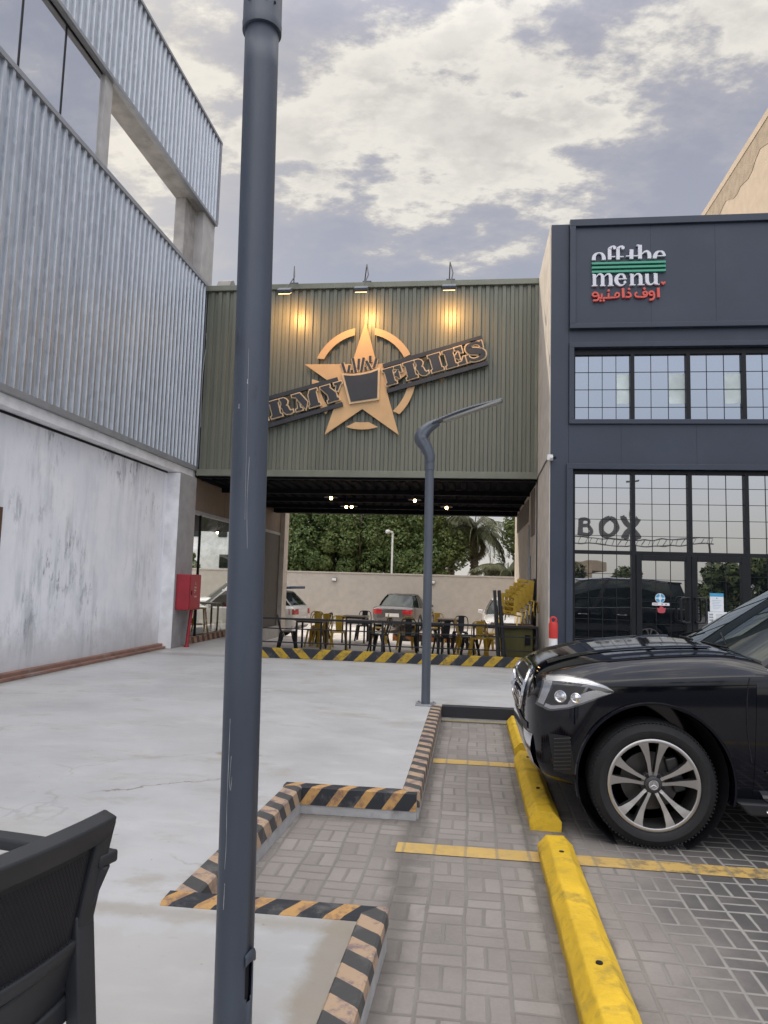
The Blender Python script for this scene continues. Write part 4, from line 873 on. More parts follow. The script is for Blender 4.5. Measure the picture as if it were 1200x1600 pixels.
        for q in range(7): b.box(3.93, yy - .0043, 1.19 - q * .02, 4.06 - .02 * (q % 3), yy - .0036, 1.194 - q * .02)
        for q in range(9): b.box(3.83 + .02 * (q % 3), yy - .0043, 1.20 - (q // 3) * .045, 3.845 + .02 * (q % 3), yy - .0036, 1.165 - (q // 3) * .045 + .01)
        b.build('notice_print', M['tower'], n2, world=True)
# security camera
t = thing('security_camera', 'white security camera box on the corner of the dark shop', 'security camera', (1.30, 11.95, 3.70))
b = MB(); b.box(1.24, 11.93, 3.66, 1.335, 11.998, 3.755); b.build('mount', M['white_plastic'], t, world=True, bevel=0.008)
b = MB(); b.tube([(1.30, 11.93, 3.70), (1.345, 11.86, 3.685)], 0.022, 12); b.build('barrel', M['white_plastic'], t, world=True, smooth=True)
b = MB(); b.lathe([(0.026, 0), (0.026, 0.03), (0.012, 0.032)], lambda p, q, h: (1.345 + h * .5, 11.86 - h, 3.685 + q * 1.0 + p * 0), 12) if False else b.tube([(1.345, 11.86, 3.685), (1.362, 11.835, 3.680)], [0.027, 0.024], 12); b.build('lens', M['dark'], t, world=True)

# shop lettering
SL = thing('shop_lettering', 'raised off the menu shop name with green bars and coral Arabic lettering', 'sign', (2.55, 11.96, 6.35))
def fo(px, py, d):
    return (1.965 + (px - 85) * 0.0011785, FY - 0.036 - d, 7.048 - (py - (335 - 0.0293 * (px - 85))) * 0.00118)
cnt = [0]
def strokes(name, m, L, lab=None):
    b = MB()
    for pts, ws in L:
        cnt[0] += 1; ribbon(b, pts, ws, fo, 0.0, 0.045 + 0.0004 * (cnt[0] % 9))
    o = b.build(name, m, SL, world=True)
    if lab: o['label'] = lab
def blob(b, x, y, r):
    b.prism([(x + r * math.cos(2 * PI * i / 16), y + r * math.sin(2 * PI * i / 16)) for i in range(16)], fo, 0, 0.0475)
Wm = M['letter_white']
strokes('letter', Wm, [([(113, 285), (116, 235), (140, 195), (185, 174), (228, 192), (250, 232), (254, 280)], [54, 50, 34, 15, 34, 50, 56])], 'cut off letter o')
def ff(x):
    b = MB(); ribbon(b, [(x, 275), (x, 130), (x + 8, 105), (x + 35, 78), (x + 70, 74)], [48, 48, 40, 20, 16], fo, 0, 0.045); blob(b, x + 68, 98, 24); ribbon(b, [(x - 10, 234), (x + 78, 231)], 14, fo, 0, 0.0462)
    b.build('letter', Wm, SL, world=True)['label'] = 'cut off letter f'
ff(335); ff(452)
strokes('letter', Wm, [([(637, 265), (640, 125)], 52), ([(560, 224), (735, 218)], 14)], 'cut off letter t')
strokes('letter', Wm, [([(757, 262), (757, 58)], 52), ([(708, 62), (745, 60)], 14), ([(778, 200), (815, 162), (850, 152), (880, 180), (886, 215), (886, 258)], [12, 20, 30, 46, 50, 50])], 'cut off letter h')
strokes('letter', Wm, [([(960, 258), (964, 215), (988, 172), (1028, 152), (1070, 165), (1094, 214)], [50, 52, 40, 16, 32, 32]), ([(978, 222), (1110, 216)], 13)], 'cut off letter e')
for k, y in enumerate((335, 397, 460)):
    strokes('bar', M['letter_green'], [([(85, y), (1110, y - 30)], 30)])
strokes('letter', Wm, [([(122, 668), (121, 497)], 46), ([(90, 500), (122, 499)], 13), ([(85, 668), (165, 666)], 13), ([(140, 545), (175, 502), (210, 495), (232, 525), (236, 570), (236, 666)], [10, 16, 26, 44, 48, 48]), ([(198, 666), (275, 664)], 13), ([(252, 540), (288, 500), (322, 493), (344, 522), (348, 570), (348, 664)], [10, 16, 26, 44, 48, 48]), ([(308, 664), (388, 661)], 13)], 'letter m')
b = MB(); ribbon(b, [(556, 612), (530, 645), (490, 658), (445, 632), (424, 578), (445, 520), (490, 492), (530, 512), (545, 562)], [10, 14, 22, 44, 52, 44, 18, 34, 34], fo, 0, .045); ribbon(b, [(440, 566), (571, 560)], 13, fo, 0, .0462); blob(b, 545, 612, 20); b.build('letter', Wm, SL, world=True)['label'] = 'letter e'
strokes('letter', Wm, [([(645, 652), (644, 490)], 46), ([(612, 494), (645, 492)], 13), ([(610, 653), (690, 650)], 13), ([(664, 535), (702, 495), (738, 490), (760, 522), (763, 565), (763, 648)], [10, 16, 26, 44, 48, 48]), ([(722, 650), (815, 646)], 13)], 'letter n')
strokes('letter', Wm, [([(850, 487), (851, 570), (860, 618), (890, 643), (925, 635), (950, 600)], [48, 48, 44, 24, 16, 10]), ([(972, 640), (970, 483)], 48), ([(940, 486), (972, 484)], 13), ([(972, 641), (1022, 639)], 13)], 'letter u')
b = MB(); b.prism([(1072, 650), (1040, 620), (1040, 606), (1055, 600), (1072, 610), (1090, 598), (1104, 604), (1104, 618)], fo, 0, .045); b.build('heart', M['letter_red'], SL, world=True)
Rm = M['letter_red']
def ar(L, dots=(), lab=''):
    b = MB()
    for k, (p, w) in enumerate(L): ribbon(b, p, w, fo, 0, .045 + .0005 * k)
    for x, y in dots: blob(b, x, y, 17)
    b.build('arabic_letter', Rm, SL, world=True)['label'] = lab
ar([([(1003, 692), (1008, 832)], 36)], (), 'Arabic alef')
ar([([(925, 800), (890, 795), (880, 768), (900, 748), (930, 752), (945, 785), (945, 830), (925, 862), (882, 868)], 26)], (), 'Arabic waw')
ar([([(835, 795), (805, 795), (798, 765), (820, 748), (845, 762), (845, 805), (810, 826), (740, 828), (700, 822), (686, 795), (694, 772), (714, 762)], 24)], ((812, 706),), 'Arabic feh')
ar([([(580, 760), (612, 775), (626, 805), (610, 828), (552, 830)], 25)], ((601, 712),), 'Arabic thal')
ar([([(518, 702), (523, 842)], 36)], (), 'Arabic alef')
ar([([(412, 830), (412, 795), (435, 770), (462, 785), (460, 818), (430, 834), (350, 842), (320, 842), (318, 775)], 24), ([(325, 843), (240, 850), (225, 845), (222, 785)], 24), ([(225, 848), (190, 845), (172, 800), (150, 770), (115, 772), (95, 800), (120, 825), (170, 815)], 24), ([(178, 800), (180, 850), (158, 882), (105, 885)], 26)], ((318, 738), (205, 888), (250, 886)), 'joined Arabic letters meem noon yeh waw')

# tall sand coloured building behind the shop
t = thing('sand_building', 'tall sand coloured blank wall rising behind the dark shop', 'building', (12, 25, -0.41))
b = MB(); b.box(7.5, 16.95, -0.41, 18, 34, 14.0); b.build('wall', M['tallbeige'], t, world=True)
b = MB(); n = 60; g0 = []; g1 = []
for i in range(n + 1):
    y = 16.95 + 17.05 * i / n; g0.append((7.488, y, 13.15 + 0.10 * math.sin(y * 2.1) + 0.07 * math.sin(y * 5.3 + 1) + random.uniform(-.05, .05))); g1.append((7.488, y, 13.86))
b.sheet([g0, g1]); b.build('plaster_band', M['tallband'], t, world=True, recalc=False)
b = MB(); b.box(7.47, 16.93, 13.87, 7.9, 34, 14.08); b.build('coping', M['tallbeige'], t, world=True)

# ---------------------------------------------------------------- tall grey pole in the foreground
t = thing('lamp_post', 'tall thick blue grey pole in the foreground with an open hatch low on its side', 'lamp post', (-0.685, 2.2, 0.161))
px = lambda z: -0.685 - (z - 0.16) * 0.0175
b = MB(); R0 = 0.0575; n = 48; zs = [0.162, 0.30]; hz0, hz1 = 0.315, 0.435
a_h0, a_h1 = math.radians(-36), math.radians(2)       # hatch opening, facing right and slightly towards the camera
levels = [0.162, hz0, hz0 + .012, hz1 - .012, hz1, 1.2, 2.2, 3.30, 3.46]
vs = []; fs = []
for z in levels:
    for j in range(n):
        q = 2 * PI * j / n; vs.append((px(z) + R0 * math.cos(q), 2.2 + R0 * math.sin(q), z))
for i in range(len(levels) - 1):
    for j in range(n):
        q = 2 * PI * (j + .5) / n; q = q - 2 * PI if q > PI else q
        hole = a_h0 < q < a_h1 and (1 <= i <= 3)
        if hole and i in (1, 3) and (q < a_h0 + .14 or q > a_h1 - .14): hole = False
        if not hole: fs.append((i * n + j, i * n + (j + 1) % n, (i + 1) * n + (j + 1) % n, (i + 1) * n + j))
b.add(vs, fs); shaft = b.build('shaft', M['pole'], t, world=True, smooth=True)
sm = shaft.modifiers.new('wall', 'SOLIDIFY'); sm.thickness = 0.004; sm.offset = -1
b = MB(); b.tube([(px(.24), 2.2, .17), (px(.5), 2.2, .5)], R0 - 0.012, 24); b.build('hatch_cavity', M['dark'], t, world=True, smooth=True)
b = MB(); vs = []; fs = []
for i, (z, o) in enumerate(((hz1 + .030, .004), (hz1 + .022, .007), (hz1, .008), (hz1 - .006, .004))):
    for j in range(9):
        q = a_h0 - .1 + (a_h1 - a_h0 + .2) * j / 8; vs.append((px(z) + (R0 + o) * math.cos(q), 2.2 + (R0 + o) * math.sin(q), z - .012 * (abs(j - 4) / 4) ** 2))
b.sheet([vs[k * 9:(k + 1) * 9] for k in range(4)]); b.build('hatch_lip', M['pole'], t, world=True, smooth=True)
b = MB(); prof = [(R0 + .001, 3.435), (R0 + .009, 3.437), (R0 + .010, 3.465), (R0 + .0085, 3.47), (R0 + .0085, 4.9), (R0 + .0085, 6.6)]
b.lathe(prof, lambda x, y, h: (px(h) + x, 2.2 + y, h), 48); b.build('upper_sleeve', M['pole'], t, world=True, smooth=True)
b = MB()
for q in (-115, -62, -35): b.obox((px(3.52) + (R0 + .008) * math.cos(math.radians(q)), 2.2 + (R0 + .008) * math.sin(math.radians(q)), 3.515), (.0035, 0, 0), (0, .0035, 0), (0, 0, .0035))
b.build('grub_screw', M['dark'], t, world=True)
def scratch(pts, w):
    b = MB(); P = smooth_path(pts, 4); L_ = []; R_ = []
    for i, p in enumerate(P):
        a, z = math.radians(p.x), p.y; ww = w * (0.35 + 0.65 * random.random()) / R0; r = R0 + .0006
        L_.append((px(z) + r * math.cos(a - ww), 2.2 + r * math.sin(a - ww), z)); R_.append((px(z) + r * math.cos(a + ww), 2.2 + r * math.sin(a + ww), z))
    b.sheet([L_, R_]); b.build('scratch', M['scratch'], t, world=True, recalc=False)
scratch([(-108, 1.14, 0), (-109, 1.0, 0), (-110, .88, 0), (-108, .78, 0), (-111, .70, 0)], .0010); scratch([(-109, .66, 0), (-110, .62, 0), (-111, .585, 0)], .0012)
scratch([(-72, 1.95, 0), (-75, 1.8, 0), (-70, 1.66, 0)], .0006); scratch([(-84, 2.3, 0), (-82, 2.0, 0), (-80, 1.75, 0)], .0004); scratch([(-112, 2.12, 0), (-112, 2.105, 0)], .0016); scratch([(-85, 2.2, 0), (-85, 2.185, 0)], .0016)
scratch([(-100, 1.03, 0), (-103, .96, 0), (-99, .93, 0), (-96, .97, 0)], .0007)

# ---------------------------------------------------------------- small street lamp
t = thing('street_lamp', 'slim grey street lamp with a hooked flat head at the corner of the bays', 'street lamp', (-0.49, 8.40, 0.161))
LX, LY = -0.505, 8.40
b = MB(); b.tube([(LX + .014, LY, .165), (LX, LY, 2.92)], 0.052, 28); b.build('pole', M['pole2'], t, world=True, smooth=True)
b = MB(); b.lathe([(0.053, 2.905), (0.058, 2.91), (0.058, 3.0), (0.057, 3.04)], lambda x, y, h: (LX + x, LY + y, h), 28); b.build('sleeve', M['pole2'], t, world=True, smooth=True)
b = MB(); b.box(LX - .10, LY - .10, .1615, LX + .13, LY + .12, .176)
for sx in (-.07, .10):
    for sy in (-.07, .09): b.lathe([(.012, .176), (.012, .192)], lambda x, y, h: (LX + sx + x, LY + sy + y, h), 8)
b.build('base_plate', M['galv_trim'], t, world=True, bevel=0.003)
# ribbed hook: swept profile
spine = smooth_path([(LX, LY, 3.0), (LX - .005, LY, 3.09), (LX - .05, LY, 3.19), (LX - .105, LY, 3.285), (LX - .085, LY, 3.36), (LX - .01, LY, 3.435), (LX + .09, LY, 3.495)], 6)
rad = [0.056, .058, .066, .078, .072, .056, .042]
b = MB(); vs = []; fs = []; nn = 24; k = len(spine)
for i, p in enumerate(spine):
    tt = (spine[min(i + 1, k - 1)] - spine[max(i - 1, 0)]).normalized(); a = Vector((tt.z, 0, -tt.x)).normalized(); c = Vector((0, 1, 0))
    f = i / (k - 1) * (len(rad) - 1); j0 = int(min(f, len(rad) - 2)); r = rad[j0] + (rad[j0 + 1] - rad[j0]) * (f - j0)
    for j in range(nn):
        q = 2 * PI * j / nn; rr = 1 + (0.11 if j % 4 < 2 else -0.04) * min(1, i / 6.0)
        vs.append(p + a * math.cos(q) * r * rr + c * math.sin(q) * r * rr * 1.15)
for i in range(k - 1):
    for j in range(nn): fs.append((i * nn + j, i * nn + (j + 1) % nn, (i + 1) * nn + (j + 1) % nn, (i + 1) * nn + j))
fs.append(tuple((k - 1) * nn + j for j in range(nn))); b.add(vs, fs); b.build('ribbed_hook', M['pole2'], t, world=True, smooth=True, angle=60)
A = Vector((LX + .03, LY, 3.475)); B = Vector((LX + .845, LY, 3.765)); d = (B - A); up = Vector((-d.z, 0, d.x)).normalized()
b = MB(); m = 46; top = []; 
for i in range(m + 1):
    u = i / m; p = A + d * u + up * (0.030 * math.sin(PI * min(1, u * .9 + .1)) + (0.006 if i % 2 else 0)); w = 0.095 * (0.75 + .25 * math.sin(PI * min(1, u + .2)))
    top.append([p + Vector((0, -w, -.012)), p + Vector((0, -w * .8, .006)), p + Vector((0, 0, .012)), p + Vector((0, w * .8, .006)), p + Vector((0, w, -.012)), p + up * -.026 + Vector((0, w * .9, 0)), p + up * -.026 + Vector((0, -w * .9, 0)), p + Vector((0, -w, -.0121))])
b.sheet(top); b.add(top[0][:7], [tuple(range(7))]); b.add(top[-1][:7], [tuple(range(7))]); hd = b.build('head', M['pole2'], t, world=True)
b = MB(); b.obox(A + d * .56 + up * (-.012), d * .42, Vector((0, .07, 0)), up * .016); b.build('diffuser', M['diffuser'], t, world=True, bevel=.006)

# ---------------------------------------------------------------- bollard
t = thing('bollard', 'white post with a red cap and a ring handle beside the dark shop', 'bollard', (1.315, 11.6, 0.161))
c = lambda x, y, h: (1.315 + x, 11.6 + y, h)
b = MB(); b.lathe([(.075, .161), (.075, .60), (.066, .66), (.066, .75)], c, 24); b.build('post', M['white_plastic'], t, world=True, smooth=True)
b = MB(); b.lathe([(.069, .751), (.071, .76), (.071, .97), (.062, 1.0), (.02, 1.006)], c, 24); b.build('cap', M['red_plastic'], t, world=True, smooth=True)
b = MB(); b.tube([(1.315 + .045 * math.cos(q), 11.6, 1.035 + .045 * math.sin(q)) for q in [2 * PI * i / 20 for i in range(21)]], .016, 8); b.build('ring_handle', M['red_plastic'], t, world=True, smooth=True)
b = MB(); b.lathe([(.12, .1615), (.12, .175), (.078, .19)], c, 24); b.build('base', M['car_dark'], t, world=True, smooth=True)

# ---------------------------------------------------------------- cars
def lerp_rows(rows, x):
    for a, c_ in zip(rows, rows[1:]):
        if a[0] <= x <= c_[0]:
            f = (x - a[0]) / (c_[0] - a[0]); return [p + (q - p) * f for p, q in zip(a, c_)]
    return list(rows[-1])
def car_body(st, shape=(0.78, 0.5)):
    """st rows: x, z bottom, z top centre, half width, z shoulder.  closed lofted hull"""
    b = MB(); rows = []
    for x, zb, zt, w, zs in st:
        zm = zb + (zs - zb) * .52
        H = [(0, zb), (w * .6, zb), (w * .90, zb + .01), (w * .975, zb + .07), (w * 1.0, zm), (w * .995, zs - .09), (w * .988, zs - .02), (w * .982, zs - .002), (w * .962, zs + .010), (w * .93, zs + (zt - zs) * .26), (w * .87, zs + (zt - zs) * .50), (w * shape[0], zs + (zt - zs) * .78), (w * shape[1], zs + (zt - zs) * .97), (0, zt)]
        ring = [(x, y, z) for y, z in H] + [(x, -y, z) for y, z in H[-2:0:-1]]
        rows.append(ring)
    n = len(rows[0]); vs = [p for r in rows for p in r]; fs = []
    for i in range(len(rows) - 1):
        for j in range(n): fs.append((i * n + j, i * n + (j + 1) % n, (i + 1) * n + (j + 1) % n, (i + 1) * n + j))
    fs.append(tuple(range(n - 1, -1, -1))); o = (len(rows) - 1) * n; fs.append(tuple(o + j for j in range(n)))
    b.add(vs, fs); return b
def evaluated(o):
    dg = bpy.context.evaluated_depsgraph_get(); dg.update(); return bpy.data.meshes.new_from_object(o.evaluated_get(dg))
def cut_arches(o, wheels, r, w):
    bpy.context.view_layer.update()
    cuts = []
    for (x, z) in wheels:
        for s in (-1, 1):
            b = MB(); b.lathe([(r, 0), (r, 0.55)], lambda p, q, h: (x + p, s * (w + .08 - h), z + q), 40); c_ = b.build('cutter', M['dark']); cuts.append(c_)
            c_.parent = o.parent; m_ = o.modifiers.new('arch', 'BOOLEAN'); m_.object = c_; m_.operation = 'DIFFERENCE'; m_.solver = 'EXACT'
    bpy.context.view_layer.update()
    me = evaluated(o); o.modifiers.clear(); old = o.data; o.data = me; bpy.data.meshes.remove(old)
    for c_ in cuts: bpy.data.objects.remove(c_, do_unlink=True)
    me.polygons.foreach_set('use_smooth', [True] * len(me.polygons)); me.set_sharp_from_angle(angle=math.radians(32))
def bvh_of(o):
    me = o.data; return BVHTree.FromPolygons([v.co.copy() for v in me.vertices], [tuple(p.vertices) for p in me.polygons])
def patch(bv, fn, direc, nu, nv, off, skirt=0.02):
    """grid fn(u,v) thrown along direc on to the hull, lifted by off"""
    b = MB(); direc = Vector(direc).normalized(); G = []
    for i in range(nu + 1):
        row = []
        for j in range(nv + 1):
            p = Vector(fn(i / nu, j / nv)); h = bv.ray_cast(p, direc)
            q = h[0] if h[0] is not None else p + direc * 0.3
            row.append(q - direc * off)
        G.append(row)
    b.sheet(G)
    rim = [G[i][0] for i in range(nu + 1)] + [G[nu][j] for j in range(1, nv + 1)] + [G[i][nv] for i in range(nu - 1, -1, -1)] + [G[0][j] for j in range(nv - 1, 0, -1)]
    k = len(rim); b.add(rim + [p + direc * skirt for p in rim], [(i, (i + 1) % k, k + (i + 1) % k, k + i) for i in range(k)])
    return b
def wheel(root, x, s, yout, r, w, rim_r, kind, steer=0.0, z=None):
    """s = -1 right hand side towards -y; yout = outer face |y|"""
    z = z or r
    fn = lambda p, q, h: (x + p, s * (yout - h), z + q)
    b = MB(); b.lathe([(rim_r + .004, .02), (rim_r + .02, .004), (rim_r + .055, 0.0), (r - .05, .006), (r - .022, .02), (r - .006, .045), (r, .075), (r, w - .075), (r - .03, w - .02), (rim_r + .02, w), (rim_r + .004, w - .03)], fn, 64, True)
    wl = b.build('wheel', M['tyre'], root, smooth=True, angle=50)
    if kind == 'far':
        b = MB(); b.lathe([(rim_r + .006, .022), (rim_r - .02, .015), (rim_r - .04, .04), (.05, .03), (.01, .02)], fn, 24); b.build('rim', M['alloy'], wl, smooth=True); return wl
    b = MB(); prof = [(r + .0005, .085), (r + .0005, .10), (r - .006, .10), (r - .006, .085)]
    # tread grooves and shoulder blocks
    for i in range(96):
        q = 2 * PI * i / 96; ca, sa = math.cos(q), math.sin(q); tx, tz = -sa, ca
        c_ = Vector(fn(ca * (r - .0165), sa * (r - .0165), .033)); b.obox(c_, (tx * .005, 0, tz * .005), Vector((ca * .010, s * .009, sa * .010)), (-ca * .002, s * .002, -sa * .002))
    b.build('tread_block', M['tyre'], wl)
    b = MB(); b.lathe([(rim_r + .006, .026), (rim_r + .005, .014), (rim_r - .006, .009), (rim_r - .016, .014), (rim_r - .022, .03), (rim_r - .03, .10), (rim_r - .035, w - .04), (rim_r - .04, w - .03), (rim_r - .035, .12)], fn, 64); 
    bar = MB(); bar.lathe([(rim_r + .006, .026), (rim_r + .005, .014), (rim_r - .006, .009), (rim_r - .016, .013), (rim_r - .017, .022)], fn, 72, False)
    rim = bar.build('rim', M['alloy'], wl, smooth=True, angle=60); rim.data.polygons  # noqa
    # remove end caps of the lathe
    bm = bmesh.new(); bm.from_mesh(rim.data); bmesh.ops.delete(bm, geom=[f for f in bm.faces if len(f.verts) > 10], context='FACES'); bm.to_mesh(rim.data); bm.free()
    bb = MB(); bb.lathe([(rim_r - .017, .020), (rim_r - .024, .05), (rim_r - .03, .17)], fn, 64); bo = bb.build('rim_barrel', M['alloy_dark'], wl, smooth=True)
    bm = bmesh.new(); bm.from_mesh(bo.data); bmesh.ops.delete(bm, geom=[f for f in bm.faces if len(f.verts) > 10], context='FACES'); bm.to_mesh(bo.data); bm.free()
    b = MB(); b.lathe([(rim_r - .03, .17), (.02, .17)], fn, 40); b.lathe([(.175, .135), (.175, .165)], fn, 48); b.build('brake_disc', M['disc'], wl, smooth=True)
    b = MB(); b.obox(fn(.15, .05, .125), (.035, 0, .01), (0, .03, 0), (-.03, 0, .10)); b.build('caliper', M['alloy_dark'], wl, bevel=.01)
    # five pairs of flared spokes
    for k in range(5):
        a0 = math.radians(90 + 72 * k)
        for sgn in (-1, 1):
            def pt(rr, off, h):   # rr along the spoke centre line, off tangential
                a = a0; return fn(rr * math.cos(a) - off * math.sin(a) * sgn, rr * math.sin(a) + off * math.cos(a) * sgn, h)
            R_ = rim_r - .012
            inner = [(.055, .004), (.075, .009), (.12, .014), (.17, .020), (.22, .028), (R_, .033)]
            outer = [(.050, .024), (.075, .028), (.12, .036), (.17, .052), (.22, .076), (R_ * .98, .104)]
            hh = [.040, .036, .030, .024, .016, .012]
            b = MB(); n = len(inner); vs = []
            for i in range(n):
                vs += [pt(*inner[i], hh[i]), pt(*outer[i], hh[i] + .001), pt(*outer[i], hh[i] + .045), pt(*inner[i], hh[i] + .05)]
            fs = []
            for i in range(n - 1):
                for j in range(4): fs.append((i * 4 + j, i * 4 + (j + 1) % 4, (i + 1) * 4 + (j + 1) % 4, (i + 1) * 4 + j))
            fs += [(0, 1, 2, 3), tuple((n - 1) * 4 + j for j in range(4))]
            b.mi = []; b.add(vs, fs); b.mi = [0 if (i % 4) == 0 else 1 for i in range(len(fs) - 2)] + [1, 1]
            b.build('spoke', [M['alloy'], M['alloy_dark']], wl)
    b = MB(); b.lathe([(.075, .075), (.072, .045), (.05, .040), (.048, .030), (.036, .027), (.034, .024), (.010, .022)], fn, 32); b.build('hub', M['alloy_dark'], wl, smooth=True)
    b = MB()
    for k in range(5):
        q = math.radians(54 + 72 * k); b.lathe([(.011, .052), (.011, .034), (.004, .033)], lambda p, qq, h: fn(p + .060 * math.cos(q), qq + .060 * math.sin(q), h), 10)
    b.build('wheel_bolt', M['dark'], wl, smooth=True)
    b = MB(); b.lathe([(.030, .0225), (.030, .020), (.026, .0195), (.026, .0215)], fn, 28)
    for k in range(3):
        q = math.radians(90 + 120 * k); w_ = .005
        b.add([fn(math.cos(q) * .027, math.sin(q) * .027, .0195), fn(-math.sin(q) * w_, math.cos(q) * w_, .0185), fn(0, 0, .017), fn(math.sin(q) * w_, -math.cos(q) * w_, .0185)], [(0, 1, 2), (0, 2, 3)])
    b.build('hub_emblem', M['chrome'], wl)
    return wl
def cabin(root, base, roof, paint, glass=None, pill=0.05, name='glasshouse'):
    """base/roof: half outlines [(x,y,z)...] from front centre round to rear centre (y>=0); mirrored here"""
    def full(h): return [Vector(p) for p in h] + [Vector((p[0], -p[1], p[2])) for p in h[-2:0:-1]]
    B, T = full(base), full(roof); n = len(B); rows = []
    for k in range(5):
        f = k / 4.0; rows.append([b_.lerp(t_, f) + Vector((0, (b_.y and math.copysign(1, b_.y) or 0) * .035 * math.sin(PI * f), 0)) for b_, t_ in zip(B, T)])
    b = MB(); vs = [p for r in rows for p in r]; fs = [(i * n + j, i * n + (j + 1) % n, (i + 1) * n + (j + 1) % n, (i + 1) * n + j) for i in range(4) for j in range(n)]
    b.add(vs, fs); g = b.build(name, glass or M['car_glass'], root, smooth=True, angle=25)
    # roof skin: cambered cap
    b = MB(); c_ = sum(T, Vector()) / n; rings = []
    for k, (f, up) in enumerate(((1.035, -.02), (1.02, .012), (.93, .030), (.6, .055), (.25, .066))): rings.append([c_ + (p - c_) * f + Vector((0, 0, up + (p.z - c_.z) * (1 - f) * 0)) for p in T])
    vs = [p for r in rings for p in r]; fs = [(i * n + j, i * n + (j + 1) % n, (i + 1) * n + (j + 1) % n, (i + 1) * n + j) for i in range(4) for j in range(n)] + [tuple(4 * n + j for j in range(n))]
    b.add(vs, fs); b.build('roof', paint, root, smooth=True, angle=45)
    return g, rows
# --- black SUV in the bay
SUV = thing('parked_suv', 'shiny black SUV parked nose in on the right with five double spoke alloy wheels', 'car', (0.31 + 2.5, 5.57, 0.0))
class _L: pass
SO = Vector((0.345 - 2.81, 0, 0))                       # local x of the nose
def sv(p): return (p[0] + SO.x, p[1], p[2])
st = [(0.030, .62, .80, .46, .74), (0.045, .52, .88, .60, .80), (.075, .42, .955, .71, .87), (.12, .35, 1.000, .785, .915), (.19, .315, 1.035, .848, .942), (.29, .295, 1.070, .900, .962), (.42, .28, 1.108, .935, .983), (.60, .27, 1.145, .953, 1.005), (.85, .265, 1.175, .962, 1.030), (1.12, .26, 1.200, .967, 1.050), (1.34, .26, 1.205, .967, 1.066), (1.50, .26, 1.16, .967, 1.072), (1.75, .26, 1.14, .967, 1.078), (2.6, .26, 1.14, .967, 1.09), (3.6, .26, 1.15, .967, 1.10), (4.5, .28, 1.16, .955, 1.11), (4.9, .36, 1.15, .90, 1.09), (5.07, .45, 1.10, .80, 1.03), (5.13, .55, 1.00, .62, .95)]
b = car_body([(x + SO.x, *r) for x, *r in st]); body = b.build('body', M['car_black'], SUV, smooth=True, subsurf=2)
bpy.context.view_layer.update(); me = evaluated(body); body.modifiers.clear(); body.data = me
BV = bvh_of(body)
FAX = .785; RAX = 3.89
cut_arches(body, [(FAX + SO.x, .405), (RAX + SO.x, .405)], .462, .967)
for x in (FAX, RAX):
    for s in (-1, 1):
        b = MB(); ring = []
        for i in range(41):
            q = math.radians(-14 + 208 * i / 40); row = []
            for rr, yy in ((.476, .9605), (.470, .974), (.458, .972), (.452, .93)): row.append((x + SO.x + rr * math.cos(q), s * yy, .405 + rr * math.sin(q)))
            ring.append(row)
        b.sheet(ring); b.build('arch_trim', M['car_black'], SUV, smooth=True, recalc=True)
        b = MB(); b.lathe([(.455, .08), (.455, .5), (.02, .5)], lambda p, q, h: (x + SO.x + p, s * (.967 - h), .405 + q), 32)
        wo = b.build('wheel_well', M['dark'], SUV); bm = bmesh.new(); bm.from_mesh(wo.data); bmesh.ops.delete(bm, geom=[f for f in bm.faces if len(f.verts) > 10], context='FACES'); bm.to_mesh(wo.data); bm.free()
        wheel(SUV, x + SO.x, s, .953, .380, .275, .270, 'near')
base = [(1.30, 0, 1.185), (1.33, .40, 1.175), (1.41, .68, 1.160), (1.50, .86, 1.095), (1.75, .925, 1.075), (2.6, .93, 1.085), (3.6, .93, 1.095), (4.6, .91, 1.105), (4.92, .72, 1.10), (4.98, 0, 1.10)]
roof = [(2.26, 0, 1.765), (2.28, .35, 1.760), (2.32, .55, 1.745), (2.38, .64, 1.735), (2.6, .67, 1.760), (3.0, .69, 1.785), (3.7, .68, 1.78), (4.4, .65, 1.75), (4.72, .52, 1.72), (4.78, 0, 1.725)]
gh, rows = cabin(SUV, [sv(p) for p in base], [sv(p) for p in roof], M['car_black'])
